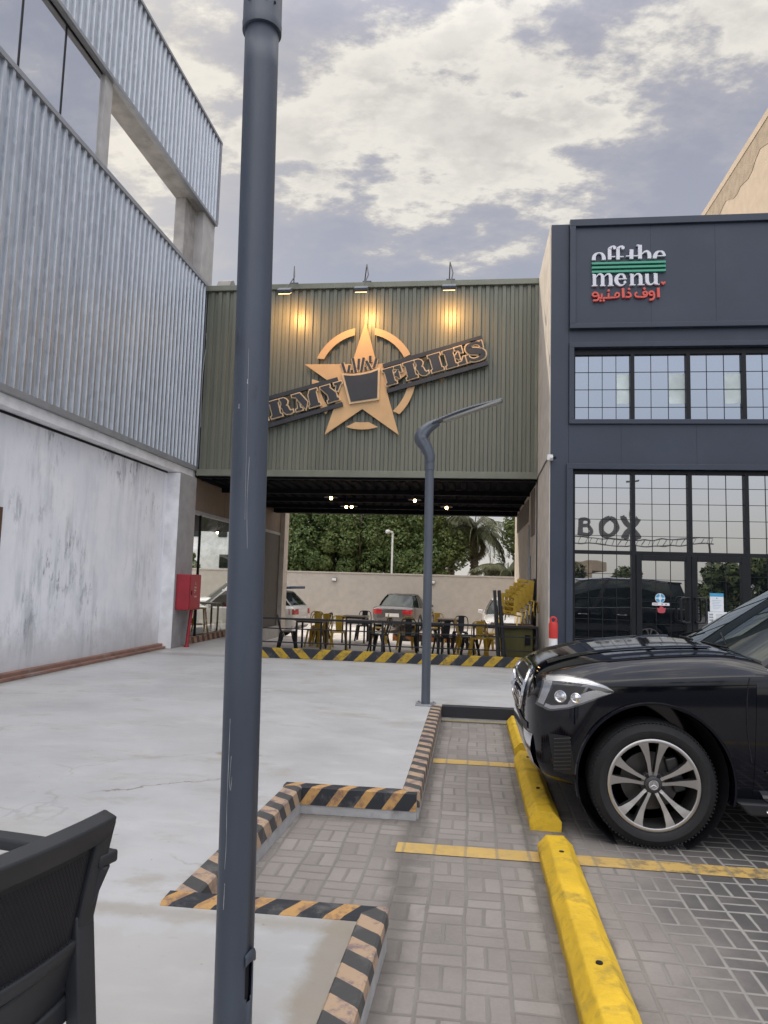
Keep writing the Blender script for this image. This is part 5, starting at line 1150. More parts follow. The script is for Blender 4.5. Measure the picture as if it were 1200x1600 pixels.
for s in (-1, 1):
    def R(j, k): p = rows[k][j]; return Vector((p.x, s * abs(p.y), p.z))
    b = MB(); L_ = []; 
    for k in range(5):
        p = R(3, k); L_.append([p + Vector((.085, s * -.012, -.012)), p + Vector((.05, s * .016, 0)), p + Vector((-.045, s * .008, .010)), p + Vector((-.075, s * -.035, .008))])
    b.sheet(L_); b.build('a_pillar', M['car_black'], SUV, smooth=True)
    for j in (5, 6):
        b = MB(); b.sheet([[R(j, k) + Vector((-.05, s * .006, 0)), R(j, k) + Vector((.05, s * .006, 0))] for k in range(5)]); b.build('side_pillar', M['car_dark'], SUV)
    # chrome line round the side windows
    P = [Vector(sv((1.452, s * .958, 1.085)))] + [Vector(sv((1.49, s * .955, 1.12)))] + [R(3, k) + Vector((.115, s * .018, -.01)) for k in (1, 2, 3, 4)] + [R(j, 4) + Vector((0, s * .02, -.02)) for j in (4, 5, 6, 7)]
    b = MB(); b.tube(smooth_path(P, 5), .008, 8); b.tube([sv((1.455, s * .957, 1.085)), sv((2.6, s * .962, 1.098)), sv((3.6, s * .962, 1.108)), sv((4.6, s * .945, 1.118))], .008, 8); b.build('chrome_trim', M['chrome'], SUV, smooth=True)
    # doors
    def dfn(x0, x1, z0, z1): return lambda u, v: sv((x0 + (x1 - x0) * u - .03 * (1 - v) * (1 if x0 < 2 else 0), s * 2.0, z0 + (z1 - z0) * v))
    for x0, x1 in ((1.385, 2.50), (2.515, 3.42)):
        b = patch(BV, dfn(x0, x1, .36, 1.07), (0, -s, 0), 12, 10, .004, .012); dd = b.build('door', M['car_black'], SUV, smooth=True, angle=60)
        b = MB(); b.tube([sv((x1 - .25, s * .985, .93)), sv((x1 - .20, s * 1.005, .935)), sv((x1 - .10, s * 1.005, .935)), sv((x1 - .05, s * .985, .93))], .014, 8); b.build('handle', M['chrome'], dd, smooth=True)
    b = MB(); b.tube(smooth_path([BV.ray_cast(Vector(sv((x, s * 2, z))), Vector((0, -s, 0)))[0] + Vector((0, s * .0015, 0)) for x, z in ((1.345, 1.05), (1.33, .98), (1.32, .85), (1.325, .7), (1.345, .55))], 4), .004, 6); b.build('door_gap', M['dark'], SUV)
    # sculpted line low on the doors
    b = MB(); b.tube([sv((1.42, s * .969, .50)), sv((2.3, s * .972, .53)), sv((3.3, s * .969, .56))], .008, 8); b.build('side_moulding', M['car_black'], SUV, smooth=True)
    # side step
    b = MB(); b.prism([(1.24, .33), (1.30, .265), (1.32, .255), (3.40, .255), (3.45, .33)], lambda u, v, d: sv((u, s * d, v)), .88, 1.01); stp = b.build('side_step', M['car_dark'], SUV, bevel=.012)
    b = MB(); b.box(sv((1.42, 0, 0))[0], s * .90, .331, sv((3.32, 0, 0))[0], s * 1.006, .337); b.tube([sv((1.40, s * 1.014, .285)), sv((3.35, s * 1.014, .285))], .008, 8); b.build('step_trim', M['chrome'], stp)
    # mirror
    b = MB(); vs = []
    b.lathe([(.02, -.11), (.07, -.09), (.085, 0), (.075, .08), (.02, .10)], lambda p, q, h: sv((1.78 + p * .8, s * (1.07 + h), 1.17 + q)), 16); b.build('side_mirror', M['car_black'], SUV, smooth=True)
    b = MB(); b.bar(sv((1.76, s * .93, 1.12)), sv((1.78, s * 1.02, 1.14)), .05, .05); b.build('mirror_foot', M['car_dark'], SUV)
    # headlamp, seen from the front corner
    dv = Vector((.62, -s * .78, 0)).normalized(); ex = Vector((.78, s * .62, 0)).normalized()
    top = [(.145, .985), (.27, 1.005), (.40, .995), (.50, .965), (.555, .930)]; bot = [(.090, .80), (.17, .775), (.30, .810), (.43, .87), (.555, .925)]
    def interp(L__, u):
        f = u * (len(L__) - 1); i = min(int(f), len(L__) - 2); f -= i; return L__[i][0] * (1 - f) + L__[i + 1][0] * f, L__[i][1] * (1 - f) + L__[i + 1][1] * f
    def hl(u, v, e=0.0):
        xb, zb = interp(bot, u); xt, zt = interp(top, u); vv = e + (1 - 2 * e) * v
        return Vector(sv((xb + (xt - xb) * vv, s * 2.0, zb + (zt - zb) * vv)))
    hb = patch(BV, lambda u, v: hl(.0 + u * .985, v), (0, -s, 0), 18, 8, .004, .03); hlo = hb.build('headlight', M['lamp_lens'], SUV, smooth=True, angle=60)
    def sub(name, m, u0, u1, v0, v1, off, nu=10, nv=4):
        patch(BV, lambda u, v: hl(u0 + (u1 - u0) * u, (v0 if not callable(v0) else v0(u)) + ((v1 if not callable(v1) else v1(u)) - (v0 if not callable(v0) else v0(u))) * v), (0, -s, 0), nu, nv, off, .004).build(name, m, hlo, smooth=True)
    sub('lamp_brow', M['lamp_silver'], .04, .96, .84, .97, .0075); sub('lamp_pocket', M['car_dark'], .56, .80, lambda u: .36, lambda u: .74 - .2 * u, .0068)
    sub('daytime_strip', M['lamp_silver'], .42, .95, lambda u: .06 + .15 * u, lambda u: .30 + .35 * math.sin(PI * u), .0085); sub('lamp_frame', M['lamp_silver'], .02, .12, .1, .85, .0075, 4, 6)
    sub('lamp_frame', M['lamp_silver'], .14, .46, .06, .16, .0078)
    sub('lamp_pocket', M['alloy_dark'], .14, .52, .18, .74, .0062)
    for uu, vv, rr in ((.30, .42, .040), (.48, .36, .032)):
        h = BV.ray_cast(hl(uu, vv), Vector((0, -s, 0)))
        if h[0] is not None:
            nrm = h[1] if h[1].dot(Vector((0, s, 0))) > 0 else -h[1]; c_ = h[0] + nrm * .004; a_ = nrm.orthogonal().normalized(); b_ = nrm.cross(a_)
            b = MB(); b.lathe([(rr, 0), (rr, .006), (rr * .82, .008), (rr * .7, .004), (rr * .3, .009), (.002, .011)], lambda p, q, hh: tuple(c_ + a_ * p + b_ * q + nrm * hh), 24); b.build('projector', M['chrome'], hlo, smooth=True)
    # lower grille mesh over a dark intake patch in the bumper corner
    patch(BV, lambda u, v: sv((.165 + .125 * u + .04 * (1 - v), s * 2, .40 + .235 * v)), (0, -s, 0), 6, 8, .003, .01).build('air_intake', M['car_dark'], SUV)
    b = MB()
    for i in range(9):
        z0 = .415 + i * .024; pts = []
        for k in range(5):
            h = BV.ray_cast(Vector(sv((.20 + .095 * k / 4, s * 2, z0 + .02 * k / 4))), Vector((0, -s, 0)))
            if h[0] is not None: pts.append(h[0] + Vector((0, s * .006, 0)))
        if len(pts) > 2: b.tube(pts, .004, 5)
    b.build('intake_slat', M['alloy_dark'], SUV)
    # lower fender crease
    b = MB(); L_ = []
    for i in range(17):
        x = .50 + .88 * i / 16; h = BV.ray_cast(Vector(sv((x, s * 2, .955 + .055 * i / 16))), Vector((0, -s, 0))); L_.append(h[0] + Vector((0, s * .0005, 0)))
    b.tube(L_, [.002 + .004 * math.sin(PI * i / 16) for i in range(17)], 6); b.build('fender_crease', M['car_black'], SUV, smooth=True)
    # bonnet gap and ridge
    b = MB(); L_ = []
    for i in range(21):
        x = .17 + 1.16 * i / 20; y = .66 + .10 * min(1, i / 8); h = BV.ray_cast(Vector(sv((x, s * y, 2.0))), Vector((0, 0, -1))); L_.append(h[0] + Vector((0, 0, .001)))
    b.tube(L_, .004, 6); b.build('bonnet_gap', M['dark'], SUV)
    b = MB(); L_ = []; Wd = []
    for i in range(15):
        x = .20 + 1.05 * i / 14; y = .36 + .14 * i / 14; h = BV.ray_cast(Vector(sv((x, s * y, 2.0))), Vector((0, 0, -1))); w_ = .05
        L_.append([h[0] + Vector((0, -w_ * s, .001)), h[0] + Vector((0, -.01 * s, .012)), h[0] + Vector((0, .02 * s, .012)), h[0] + Vector((0, w_ * 1.6 * s, .001))])
    b.sheet(L_); b.build('bonnet_ridge', M['car_black'], SUV, smooth=True)
    b = MB(); b.tube([sv((1.33, s * .12, 1.20)), sv((1.36, s * .55, 1.195)), sv((1.43, s * .20, 1.27))], .008, 6); b.build('wiper', M['car_dark'], SUV)
    # tail lamp
    patch(BV, lambda u, v: sv((4.86 + .2 * u, s * 2, .86 + .20 * v)), (0, -s, 0), 6, 5, .004, .02).build('tail_lamp', M['red_lamp'], SUV, smooth=True)
# grille: frame, two double bars, star
gp = patch(BV, lambda u, v: sv((-1, -.46 + .92 * u, .70 + .27 * v)), (1, 0, 0), 16, 8, .006, .03); gr = gp.build('grille', M['car_dark'], SUV, smooth=True)
for z0 in (.775, .865):
    b = MB(); 
    for dz in (0, .035):
        L_ = []
        for i in range(17):
            y = -.44 + .88 * i / 16; h = BV.ray_cast(Vector(sv((-1, y, z0 + dz))), Vector((1, 0, 0)))
            if h[0] is not None: L_.append(h[0] + Vector((-.022, 0, 0)))
        b.tube(L_, .013, 8)
    b.build('grille_bar', M['chrome'], gr, smooth=True)
b = MB(); L_ = []
for i in range(33):
    q = 2 * PI * i / 32; y = .475 * math.copysign(abs(math.cos(q)) ** .55, math.cos(q)); z = .845 + .145 * math.copysign(abs(math.sin(q)) ** .6, math.sin(q)); h = BV.ray_cast(Vector(sv((-1, y, z))), Vector((1, 0, 0))); L_.append((h[0] if h[0] is not None else Vector(sv((.1, y, z)))) + Vector((-.012, 0, 0)))
b.tube(L_, .018, 8); b.build('grille_frame', M['chrome'], gr, smooth=True)
b = MB(); gx = sv((-.005, 0, 0))[0]
b.tube([(gx, .095 * math.cos(q), .845 + .095 * math.sin(q)) for q in [2 * PI * i / 32 for i in range(33)]], .010, 8)
for k in range(3):
    q = math.radians(90 + 120 * k); w_ = .018
    b.add([(gx - .005, math.cos(q) * .092, .845 + math.sin(q) * .092), (gx, -math.sin(q) * w_, .845 + math.cos(q) * w_), (gx - .022, 0, .845), (gx, math.sin(q) * w_, .845 - math.cos(q) * w_)], [(0, 1, 2), (0, 2, 3)])
b.build('emblem', M['chrome'], gr, smooth=False)
# lower bumper: chrome skid and lip
b = MB(); rows_ = []
for i in range(21):
    y = -.70 + 1.40 * i / 20; row = []
    for z, o in ((.36, .0), (.40, -.018), (.50, -.022), (.56, -.012), (.60, .0)):
        h = BV.ray_cast(Vector(sv((-1, y, z))), Vector((1, 0, 0))); p = h[0] if h[0] is not None else Vector(sv((.2, y, z))); row.append(p + Vector((o - .003, 0, 0)))
    rows_.append(row)
b.sheet(rows_); b.build('skid_plate', M['chrome'], SUV, smooth=True)
b = MB(); rows_ = []
for i in range(21):
    y = -.62 + 1.24 * i / 20; rows_.append([BV.ray_cast(Vector(sv((-1, y, z))), Vector((1, 0, 0)))[0] + Vector((-.006, 0, 0)) for z in (.615, .64, .66)])
b.sheet(rows_); b.build('bumper_slot', M['car_dark'], SUV, smooth=True)
b = MB(); b.box(sv((5.125, 0, 0))[0], -.26, .78, sv((5.14, 0, 0))[0], .26, .90); b.build('number_plate', M['plate'], SUV)

# --- distant cars, simpler hulls of their own
def far_car(name, label, loc, rz, paint, hgt=1.0, ln=1.0, hatch=False, tall=0.0):
    t = thing(name, label, 'car', loc, rz=rz)
    L0 = -2.3 * ln
    st = [(0.0, .42, .62, .52, .58), (.06, .28, .70, .74, .64), (.22, .22, .78, .86, .70), (.6, .20, .86, .895, .78), (1.15, .20, .93 , .90, .83), (2.6, .20, .95, .90, .87), (3.6, .22, .99, .895, .90), (4.25, .26, 1.02, .86, .92), (4.48, .34, .98, .78, .90), (4.56, .45, .88, .60, .84)]
    if hatch: st = [(x, zb, zt + (.10 if x > 3 else .08), w, zs + .08) for x, zb, zt, w, zs in st]
    st = [((x * ln + L0), zb, zt + tall * .6, w, zs + tall * .5) for x, zb, zt, w, zs in st]
    o = car_body(st).build('body', paint, t, smooth=True, subsurf=1); bpy.context.view_layer.update(); me = evaluated(o); o.modifiers.clear(); o.data = me
    bv = bvh_of(o)
    wh = [(.82 * ln + L0, .32), (3.55 * ln + L0, .32)]; cut_arches(o, wh, .37, .90)
    for x, z in wh:
        for s in (-1, 1): wheel(t, x, s, .885, .32, .20, .22, 'far')
    k = tall
    if hatch:
        base = [(1.05, 0, .98), (1.2, .62, .97), (1.5, .80, .96), (2.6, .83, .97), (4.0, .80, 1.0), (4.42, .62, 1.02), (4.48, 0, 1.02)]; roof = [(1.85, 0, 1.50), (1.9, .45, 1.49), (2.05, .58, 1.49), (2.7, .62, 1.54), (3.6, .60, 1.52), (3.95, .48, 1.50), (4.0, 0, 1.50)]
    else:
        base = [(1.25, 0, .90), (1.35, .62, .89), (1.6, .80, .88), (2.5, .83, .90), (3.45, .80, .93), (3.85, .62, .97), (3.92, 0, .98)]; roof = [(2.0, 0, 1.39), (2.05, .42, 1.385), (2.15, .54, 1.38), (2.6, .58, 1.425), (3.0, .56, 1.41), (3.2, .46, 1.385), (3.25, 0, 1.385)]
    base = [(x * ln + L0, y, z + k * .55) for x, y, z in base]; roof = [(x * ln + L0, y, z + k) for x, y, z in roof]
    g, rows = cabin(t, base, roof, paint)
    for s in (-1, 1):
        for j in (2, 3, 4, 5):
            b = MB(); b.sheet([[Vector((rows[q][j].x - .035, s * (abs(rows[q][j].y) + .008), rows[q][j].z)), Vector((rows[q][j].x + .035, s * (abs(rows[q][j].y) + .008), rows[q][j].z))] for q in range(5)]); b.build('window_pillar', paint, t)
        patch(bv, lambda u, v: (-9, s * (.44 + .34 * u), .56 + .13 * v + k * .4 + .04 * u), (1, 0, 0), 6, 3, .006, .02).build('headlight', M['lamp_lens'], t)
        patch(bv, lambda u, v: (9, s * (.40 + .40 * u), (.70 if not hatch else .80) + .17 * v + k * .4), (-1, 0, 0), 6, 3, .006, .02).build('tail_lamp', M['red_lamp'], t, smooth=True)
        b = MB(); b.lathe([(.02, -.09), (.06, -.07), (.07, .0), (.06, .07), (.02, .09)], lambda p, q, h: (1.72 * ln + L0 + p, s * (.98 + h), .98 + k * .6 + q), 12); b.build('side_mirror', paint, t, smooth=True)
    patch(bv, lambda u, v: (9, -.26 + .52 * u, .60 + .13 * v + k * .3), (-1, 0, 0), 4, 2, .012, .02).build('number_plate', M['plate'], t)
    patch(bv, lambda u, v: (9, -.72 + 1.44 * u, .34 + .10 * v), (-1, 0, 0), 8, 2, .006, .02).build('rear_bumper_trim', M['car_dark'], t)
    patch(bv, lambda u, v: (-9, -.42 + .84 * u, .40 + .16 * v + k * .2), (1, 0, 0), 8, 2, .006, .02).build('grille', M['car_dark'], t)
    return t
YZ = -0.345
sed = far_car('parked_sedan', 'grey sedan seen from behind, parked at the taupe yard wall', (-2.62, 29.0, YZ), PI / 2, M['car_grey'])
sed.rotation_euler.z = -PI / 2 + PI + math.radians(-6)
sed.rotation_euler.z = math.radians(-97)
wh = far_car('parked_sedan', 'white sedan facing the camera, half hidden by the stacked yellow chairs', (1.35, 25.6, YZ), 0, M['car_white']); wh.rotation_euler.z = math.radians(90)
hb = far_car('parked_hatchback', 'white hatchback with an orange flank, its red tail lamp beside the beige pillar', (-7.55, 22.9, YZ), 0, M['car_white'], hatch=True); hb.rotation_euler.z = math.radians(-8)
ws = far_car('parked_suv', 'white SUV standing in for a reflection in the side terrace glazing left of the tall pole', (-9.2, 27.6, YZ), 0, M['car_white'], hatch=True, tall=.22); ws.rotation_euler.z = math.radians(18)  # parked behind the glazing in place of a mirrored car
for s in (-1, 1):
    b = MB(); b.box(1.0, s * .905, .55, 1.9, s * .925, .88); b.build('flank_stripe', M['orange'], hb)
b = MB(); b.prism([(1.45, 1.60), (1.42, 1.57), (2.05, 1.60), (2.05, 1.68), (1.95, 1.67)], lambda u, v, d: (u, d, v), -.6, .6); b.build('spoiler', M['blue'], hb)
CHAIR_RZ = 74

# ---------------------------------------------------------------- hazard kerb and railing in front of the terrace
t = tag(poly_slab([(-3.85, 12.50), (1.275, 12.50), (1.275, 12.60), (-3.85, 12.60)], 0.161, 0.335).build('hazard_kerb', M['hazard_a'], origin=(-1.47, 12.5, 0.161), bevel=0.008), 'kerb with yellow and navy diagonal stripes in front of the terrace railing', 'kerb')
t = thing('railing', 'low black bar railing on the striped kerb of the terrace', 'railing', (-1.5, 12.55, 0.336))
b = MB()
for z, r in ((0.855, .017), (0.68, .010), (0.44, .010)): b.box(-3.83, 12.55 - r, z - r, 1.17, 12.55 + r, z + r)
b.build('rail', M['black_steel'], t, world=True)
for x in (-3.8, -1.52, 1.155):
    b = MB(); b.box(x - .018, 12.532, .336, x + .018, 12.568, .84); b.build('post', M['black_steel'], t, world=True)
b = MB(); b.box(1.14, 12.569, .80, 1.175, 13.6, .835); b.box(1.14, 12.569, .46, 1.175, 13.6, .48); b.build('return_rail', M['black_steel'], t, world=True)

TZ = -0.18
# ---------------------------------------------------------------- terrace chairs and tables
def make_chair(label, m, group):
    t = thing('terrace_chair', label, 'chair', (0, 0, 0), group)
    b = MB(); P = [(-.18, -.19), (.18, -.19), (.20, -.05), (.19, .18), (.12, .21), (-.12, .21), (-.19, .18), (-.20, -.05)]
    b.prism(P, lambda u, v, d: (u, v, d), .425, .455); b.build('seat', m, t, bevel=.008)
    for sx in (-1, 1):
        for sy in (-1, 1):
            b = MB(); b.bar((sx * .155, sy * .155, .435), (sx * .215, sy * .225, 0), .062, .022, (sx, sy, 0)); b.bar((sx * .175, sy * .10, .435), (sx * .213, sy * .215, .02), .05, .012); b.build('leg', m, t)
    # the back: -y side
    b = MB(); b.tube(smooth_path([(-.175, -.17, .44), (-.19, -.22, .62), (-.17, -.26, .78), (-.12, -.275, .845), (0, -.285, .86), (.12, -.275, .845), (.17, -.26, .78), (.19, -.22, .62), (.175, -.17, .44)], 3), .013, 7); b.build('back_frame', m, t, smooth=True)
    b = MB(); b.sheet([[(-.075, -.175, .45), (0, -.172, .45), (.075, -.175, .45)], [(-.085, -.235, .65), (0, -.23, .65), (.085, -.235, .65)], [(-.08, -.283, .855), (0, -.284, .86), (.08, -.283, .855)]])
    o = b.build('splat', m, t); s = o.modifiers.new('thick', 'SOLIDIFY'); s.thickness = .006
    return t
GY_ = 'mustard metal chairs on the terrace'; GK_ = 'black metal chairs on the terrace'
ycol = make_chair('y', M['mustard'], GY_); bcol = make_chair('b', M['black_steel'], GK_)
used = set()
def chair(kind, x, y, deg, label):
    src = ycol if kind == 'y' else bcol
    if kind not in used:
        used.add(kind); src.location = (x, y, TZ); src.rotation_euler = (0, 0, math.radians(deg)); src['label'] = label; return src
    return dup(src, (x, y, TZ), math.radians(deg), label)
def make_table(label):
    t = thing('terrace_table', label, 'table', (0, 0, 0), 'square tables on the terrace')
    b = MB(); b.box(-.36, -.36, .72, .36, .36, .75); b.build('tabletop', M['table_top'], t, bevel=.005)
    b = MB(); b.box(-.33, -.33, .675, .33, .33, .719); b.build('apron_frame', M['black_steel'], t)
    for sx in (-1, 1):
        for sy in (-1, 1):
            b = MB(); b.box(sx * .29, sy * .29, 0, sx * .335, sy * .335, .68); b.build('leg', M['black_steel'], t)
    return t
tab0 = None
def table(x, y, label, rz=0.0):
    global tab0
    if tab0 is None:
        tab0 = make_table(label); tab0.location = (x, y, TZ); return tab0
    return dup(tab0, (x, y, TZ), rz, label)
table(-3.95, 17.75, 'terrace table at the left end, beside the black chair nearest the tall pole')
table(-2.75, 18.05, 'terrace table in the front row between a mustard chair and the middle railing post')
table(-0.98, 18.0, 'terrace table just right of the street lamp pole in the front row')
table(0.42, 18.2, 'terrace table beside the leaning folded tables')
table(-3.25, 20.3, 'back row table behind the mustard chairs left of the grey sedan')
table(-0.55, 20.4, 'back row table right of the street lamp pole')
chair('b', -4.50, 17.5, -70, 'black chair at the left end beside the tall pole')
chair('y', -4.0, 18.45, 175, 'mustard chair behind the left end table')
chair('y', -4.25, 20.0, 0, 'mustard chair seen from behind near the white hatchback')
chair('b', -4.02, 19.2, 80, 'black chair side on near the mustard chair by the hatchback')
chair('y', -3.85, 18.7, 30, 'mustard chair turned sideways in the middle of the left half of the terrace')
chair('y', -3.30, 18.0, 10, 'mustard chair with its back to the camera just left of the front middle table')
chair('b', -2.22, 17.7, 75, 'black chair side on at the middle railing post')
chair('b', -3.1, 20.9, 180, 'black chair facing the camera behind the back row table on the left')
chair('y', -2.55, 20.2, 95, 'mustard chair at the right end of the left back row table')
chair('y', -1.62, 18.5, 15, 'mustard chair just left of the street lamp pole')
chair('b', -1.5, 17.7, 5, 'black chair with its back to the camera just left of the street lamp pole')
chair('b', -0.62, 17.45, 20, 'black chair in front of the table right of the street lamp pole')
chair('b', -0.25, 19.6, 175, 'black chair facing the camera behind the right front row')
chair('y', -0.10, 18.4, -80, 'mustard chair side on between the two right hand tables')
chair('y', 0.22, 17.6, 5, 'mustard chair with its back to the camera beside the leaning folded tables')
chair('b', 0.02, 17.9, 90, 'black chair side on between the two right hand tables')
chair('y', -0.95, 20.9, 180, 'mustard chair facing the camera behind the right back row table')
chair('b', -1.1, 20.2, -85, 'black chair at the left end of the right back row table')
chair('y', 0.55, 19.4, 120, 'mustard chair furthest right in the back row')
chair('y', 0.62, 17.75, -100, 'mustard chair partly hidden behind the leaning folded tables')

# olive plywood counter with stacked yellow chairs on it, folded tables leaning
t = thing('counter', 'olive plywood counter with a brown top at the right end of the terrace', 'counter', (0.87, 13.5, TZ))
b = MB(); b.box(.60, 13.15, TZ, 1.13, 13.85, .80); b.build('body', M['crate'], t, world=True, bevel=.006)
b = MB(); b.box(.40, 13.08, .801, 1.17, 13.95, .84); b.build('top', M['crate_top'], t, world=True, bevel=.005)
b = MB(); b.box(.99, 13.135, .50, 1.09, 13.149, .68); b.build('socket_box', M['dark'], t, world=True)
def folded(x, lean, label):
    t = thing('folded_table', label, 'folded table', (x, 12.86, TZ), 'folded black tables leaning on the counter')
    b = MB(); b.bar((x, 12.84, TZ + .01), (x - lean, 12.86, 1.47), .045, .50, (0, 1, 0)); b.build('tabletop', M['black_steel'], t, world=True, bevel=.006)
    b = MB(); b.bar((x + .035, 12.70, TZ + .01), (x + .035 - lean * .9, 12.70, 1.2), .02, .03); b.build('leg', M['black_steel'], t, world=True); b = MB(); b.bar((x + .035, 13.0, TZ + .01), (x + .035 - lean * .9, 13.0, 1.2), .02, .03); b.build('leg', M['black_steel'], t, world=True)
folded(.53, .10, 'left one of two folded black tables standing on edge before the yellow stack'); folded(.63, .12, 'right one of two folded black tables standing on edge before the yellow stack')
# yellow stacking chairs, one object each
def stack_chair(label):
    t = thing('stacking_chair', label, 'chair', (0, 0, 0), 'yellow stacking chairs piled on the counter')
    b = MB(); nx, nz = 10, 12; G = []
    def sh(u, v): return (-.16 + .32 * u, -.05 - .06 * v + .04 * (2 * u - 1) ** 2, .02 + .36 * v)
    vs = []; idx = {}
    b2 = MB()
    for j in range(nz):
        for i in range(nx):
            slot = (2 <= i <= 7) and j in (2, 3, 5, 6, 8, 9)
            if slot: continue
            b2.add([sh(i / nx, j / nz), sh((i + 1) / nx, j / nz), sh((i + 1) / nx, (j + 1) / nz), sh(i / nx, (j + 1) / nz)], [(0, 1, 2, 3)])
    o = b2.build('backrest', M['mustard'], t); bm = bmesh.new(); bm.from_mesh(o.data); bmesh.ops.remove_doubles(bm, verts=bm.verts, dist=.0005); bm.to_mesh(o.data); bm.free(); s = o.modifiers.new('thick', 'SOLIDIFY'); s.thickness = .012
    b = MB(); b.prism([(-.20, -.02), (.20, -.02), (.19, .26), (-.19, .26)], lambda u, v, d: (u, v, d), .0, .02); b.build('seat', M['mustard'], t, bevel=.006)
    for sx in (-1, 1):
        b = MB(); b.bar((sx * .185, .22, .0), (sx * .21, .28, -.18), .02, .02); b.build('leg', M['mustard'], t); b = MB(); b.bar((sx * .185, .0, .0), (sx * .21, -.06, -.18), .02, .02); b.build('leg', M['mustard'], t)
    return t
s0 = None
for i, lab in enumerate(('front yellow stacking chair of the leaning pile, its slotted back in full view', 'second yellow stacking chair from the front of the pile', 'middle yellow stacking chair of the pile', 'second yellow stacking chair from the wall in the pile', 'yellow stacking chair at the back of the pile, closest to the beige wall')):
    loc = (.70 + .075 * i, 13.36 + .04 * i, 1.025 + .066 * i)
    if s0 is None: s0 = stack_chair(lab); c_ = s0
    else: c_ = dup(s0, loc, 0, lab)
    c_.location = loc; c_.rotation_euler = (math.radians(-6), math.radians(6), math.radians(-22))
t = thing('dark_board', 'tall dark board leaning on the beige passage wall behind the yellow pile', 'board', (1.2, 14.7, TZ))
b = MB(); b.bar((1.16, 14.7, TZ), (1.262, 14.7, 1.70), .04, .75, (0, 1, 0)); b.build('panel', M['black_steel'], t, world=True, bevel=.005)
b = MB(); b.bar((1.12, 14.36, TZ + .03), (1.225, 14.36, 1.69), .02, .02); b.bar((1.12, 15.04, TZ + .03), (1.225, 15.04, 1.69), .02, .02); b.build('edge_frame', M['galv_trim'], t, world=True)

# side terrace modelled in place of reflections in the glazing: bar table and stools, dome pendant
t = thing('bar_table', 'tall dark bar table behind the side terrace glazing, standing in for a reflection', 'table', (-7.15, 18.0, .121))
b = MB(); b.box(-7.75, 17.7, .86, -6.55, 18.3, .90); b.build('tabletop', M['black_steel'], t, world=True)
for x in (-7.7, -6.62):
    for y in (17.75, 18.22): b = MB(); b.box(x, y, .121, x + .04, y + .04, .86); b.build('leg', M['black_steel'], t, world=True)
def stool(label):
    t = thing('bar_stool', label, 'stool', (0, 0, 0), 'stools at the bar table behind the glazing')
    b = MB(); b.box(-.16, -.16, .64, .16, .16, .67); b.build('seat', M['mustard'], t, bevel=.01)
    for sx in (-1, 1):
        for sy in (-1, 1): b = MB(); b.bar((sx * .13, sy * .13, .65), (sx * .20, sy * .20, 0), .04, .02); b.build('leg', M['mustard'], t)
    b = MB()
    for a, c_ in (((-1, -1), (1, -1)), ((1, -1), (1, 1)), ((1, 1), (-1, 1)), ((-1, 1), (-1, -1))): b.bar((a[0] * .178, a[1] * .178, .25), (c_[0] * .178, c_[1] * .178, .25), .02)
    b.build('footrest', M['mustard'], t); return t
s_ = stool('mustard bar stool behind the glazing, standing in for a reflection next to the red pipe'); s_.location = (-7.4, 17.3, .121)
dup(s_, (-6.75, 17.3, .121), .2, 'mustard bar stool behind the glazing, standing in for a reflection nearer the tall pole')
t = thing('dome_pendant', 'black dome pendant lamp added in the side terrace in place of its reflection', 'pendant lamp', (-6.85, 16.4, 2.95))
b = MB(); b.tube([(-6.85, 16.4, 2.36), (-6.85, 16.4, 2.949)], .007, 6); b.build('cord', M['dark'], t, world=True)
b = MB(); b.lathe([(.02, 2.38), (.07, 2.36), (.12, 2.30), (.135, 2.22), (.128, 2.22), (.11, 2.29), (.02, 2.35)], lambda x, y, h: (-6.85 + x, 16.4 + y, h), 20); b.build('shade', M['black_steel'], t, world=True, smooth=True)
t = thing('pendant_lamp', 'lit pendant lamp added inside the side terrace in place of its reflection, left of the tall pole', 'pendant lamp', (-6.3, 17.1, 2.95))
b = MB(); b.tube([(-6.3, 17.1, 2.72), (-6.3, 17.1, 2.949)], .006, 6); b.build('cord', M['dark'], t, world=True)
b = MB(); b.lathe([(.02, 2.74), (.13, 2.69), (.135, 2.685), (.02, 2.71)], lambda x, y, h: (-6.3 + x, 17.1 + y, h), 18); b.build('shade', M['black_steel'], t, world=True, smooth=True)
b = MB(); b.lathe([(.01, 2.70), (.034, 2.675), (.01, 2.64)], lambda x, y, h: (-6.3 + x, 17.1 + y, h), 12); b.build('bulb', M['bulb'], t, world=True, smooth=True)

# ---------------------------------------------------------------- yard: kerb, wall, lamps
b = MB(); b.box(-2.5, 23.4, -.349, -.3, 23.6, -.12); tag(b.build('island_kerb', M['hazard_far'], origin=(-1.4, 23.5, -.349), bevel=.01), 'black and orange kerb behind the terrace furniture, right of the grey sedan', 'kerb')
t = thing('yard_wall', 'long taupe rendered wall behind the parked cars', 'wall', (-4, 31.2, -.349))
b = MB(); b.box(-22, 31.0, -.349, 9, 31.3, 1.86); b.build('wall', M['yardwall'], t, world=True)
b = MB(); b.box(-22, 30.97, 1.861, 9, 31.33, 1.93); b.build('coping', M['yardwall'], t, world=True, bevel=.01)
def wl(x, label):
    t = thing('wall_lamp', label, 'wall lamp', (x, 30.95, 1.58), 'small lamps on the yard wall')
    b = MB(); b.box(x - .10, 30.90, 1.52, x + .10, 30.999, 1.68); b.build('housing', M['pole2'], t, world=True, bevel=.01)
    b = MB(); b.box(x - .09, 30.885, 1.545, x + .09, 30.899, 1.66); b.build('lens', M['white_plastic'], t, world=True)
wl(-5.95, 'small lamp on the yard wall above the white hatchback'); wl(-1.62, 'small lamp on the yard wall beside the street lamp pole')
t = thing('street_lamp', 'thin white street lamp standing in front of the hedge trees beyond the yard wall', 'street lamp', (-3.6, 32.6, -.349))
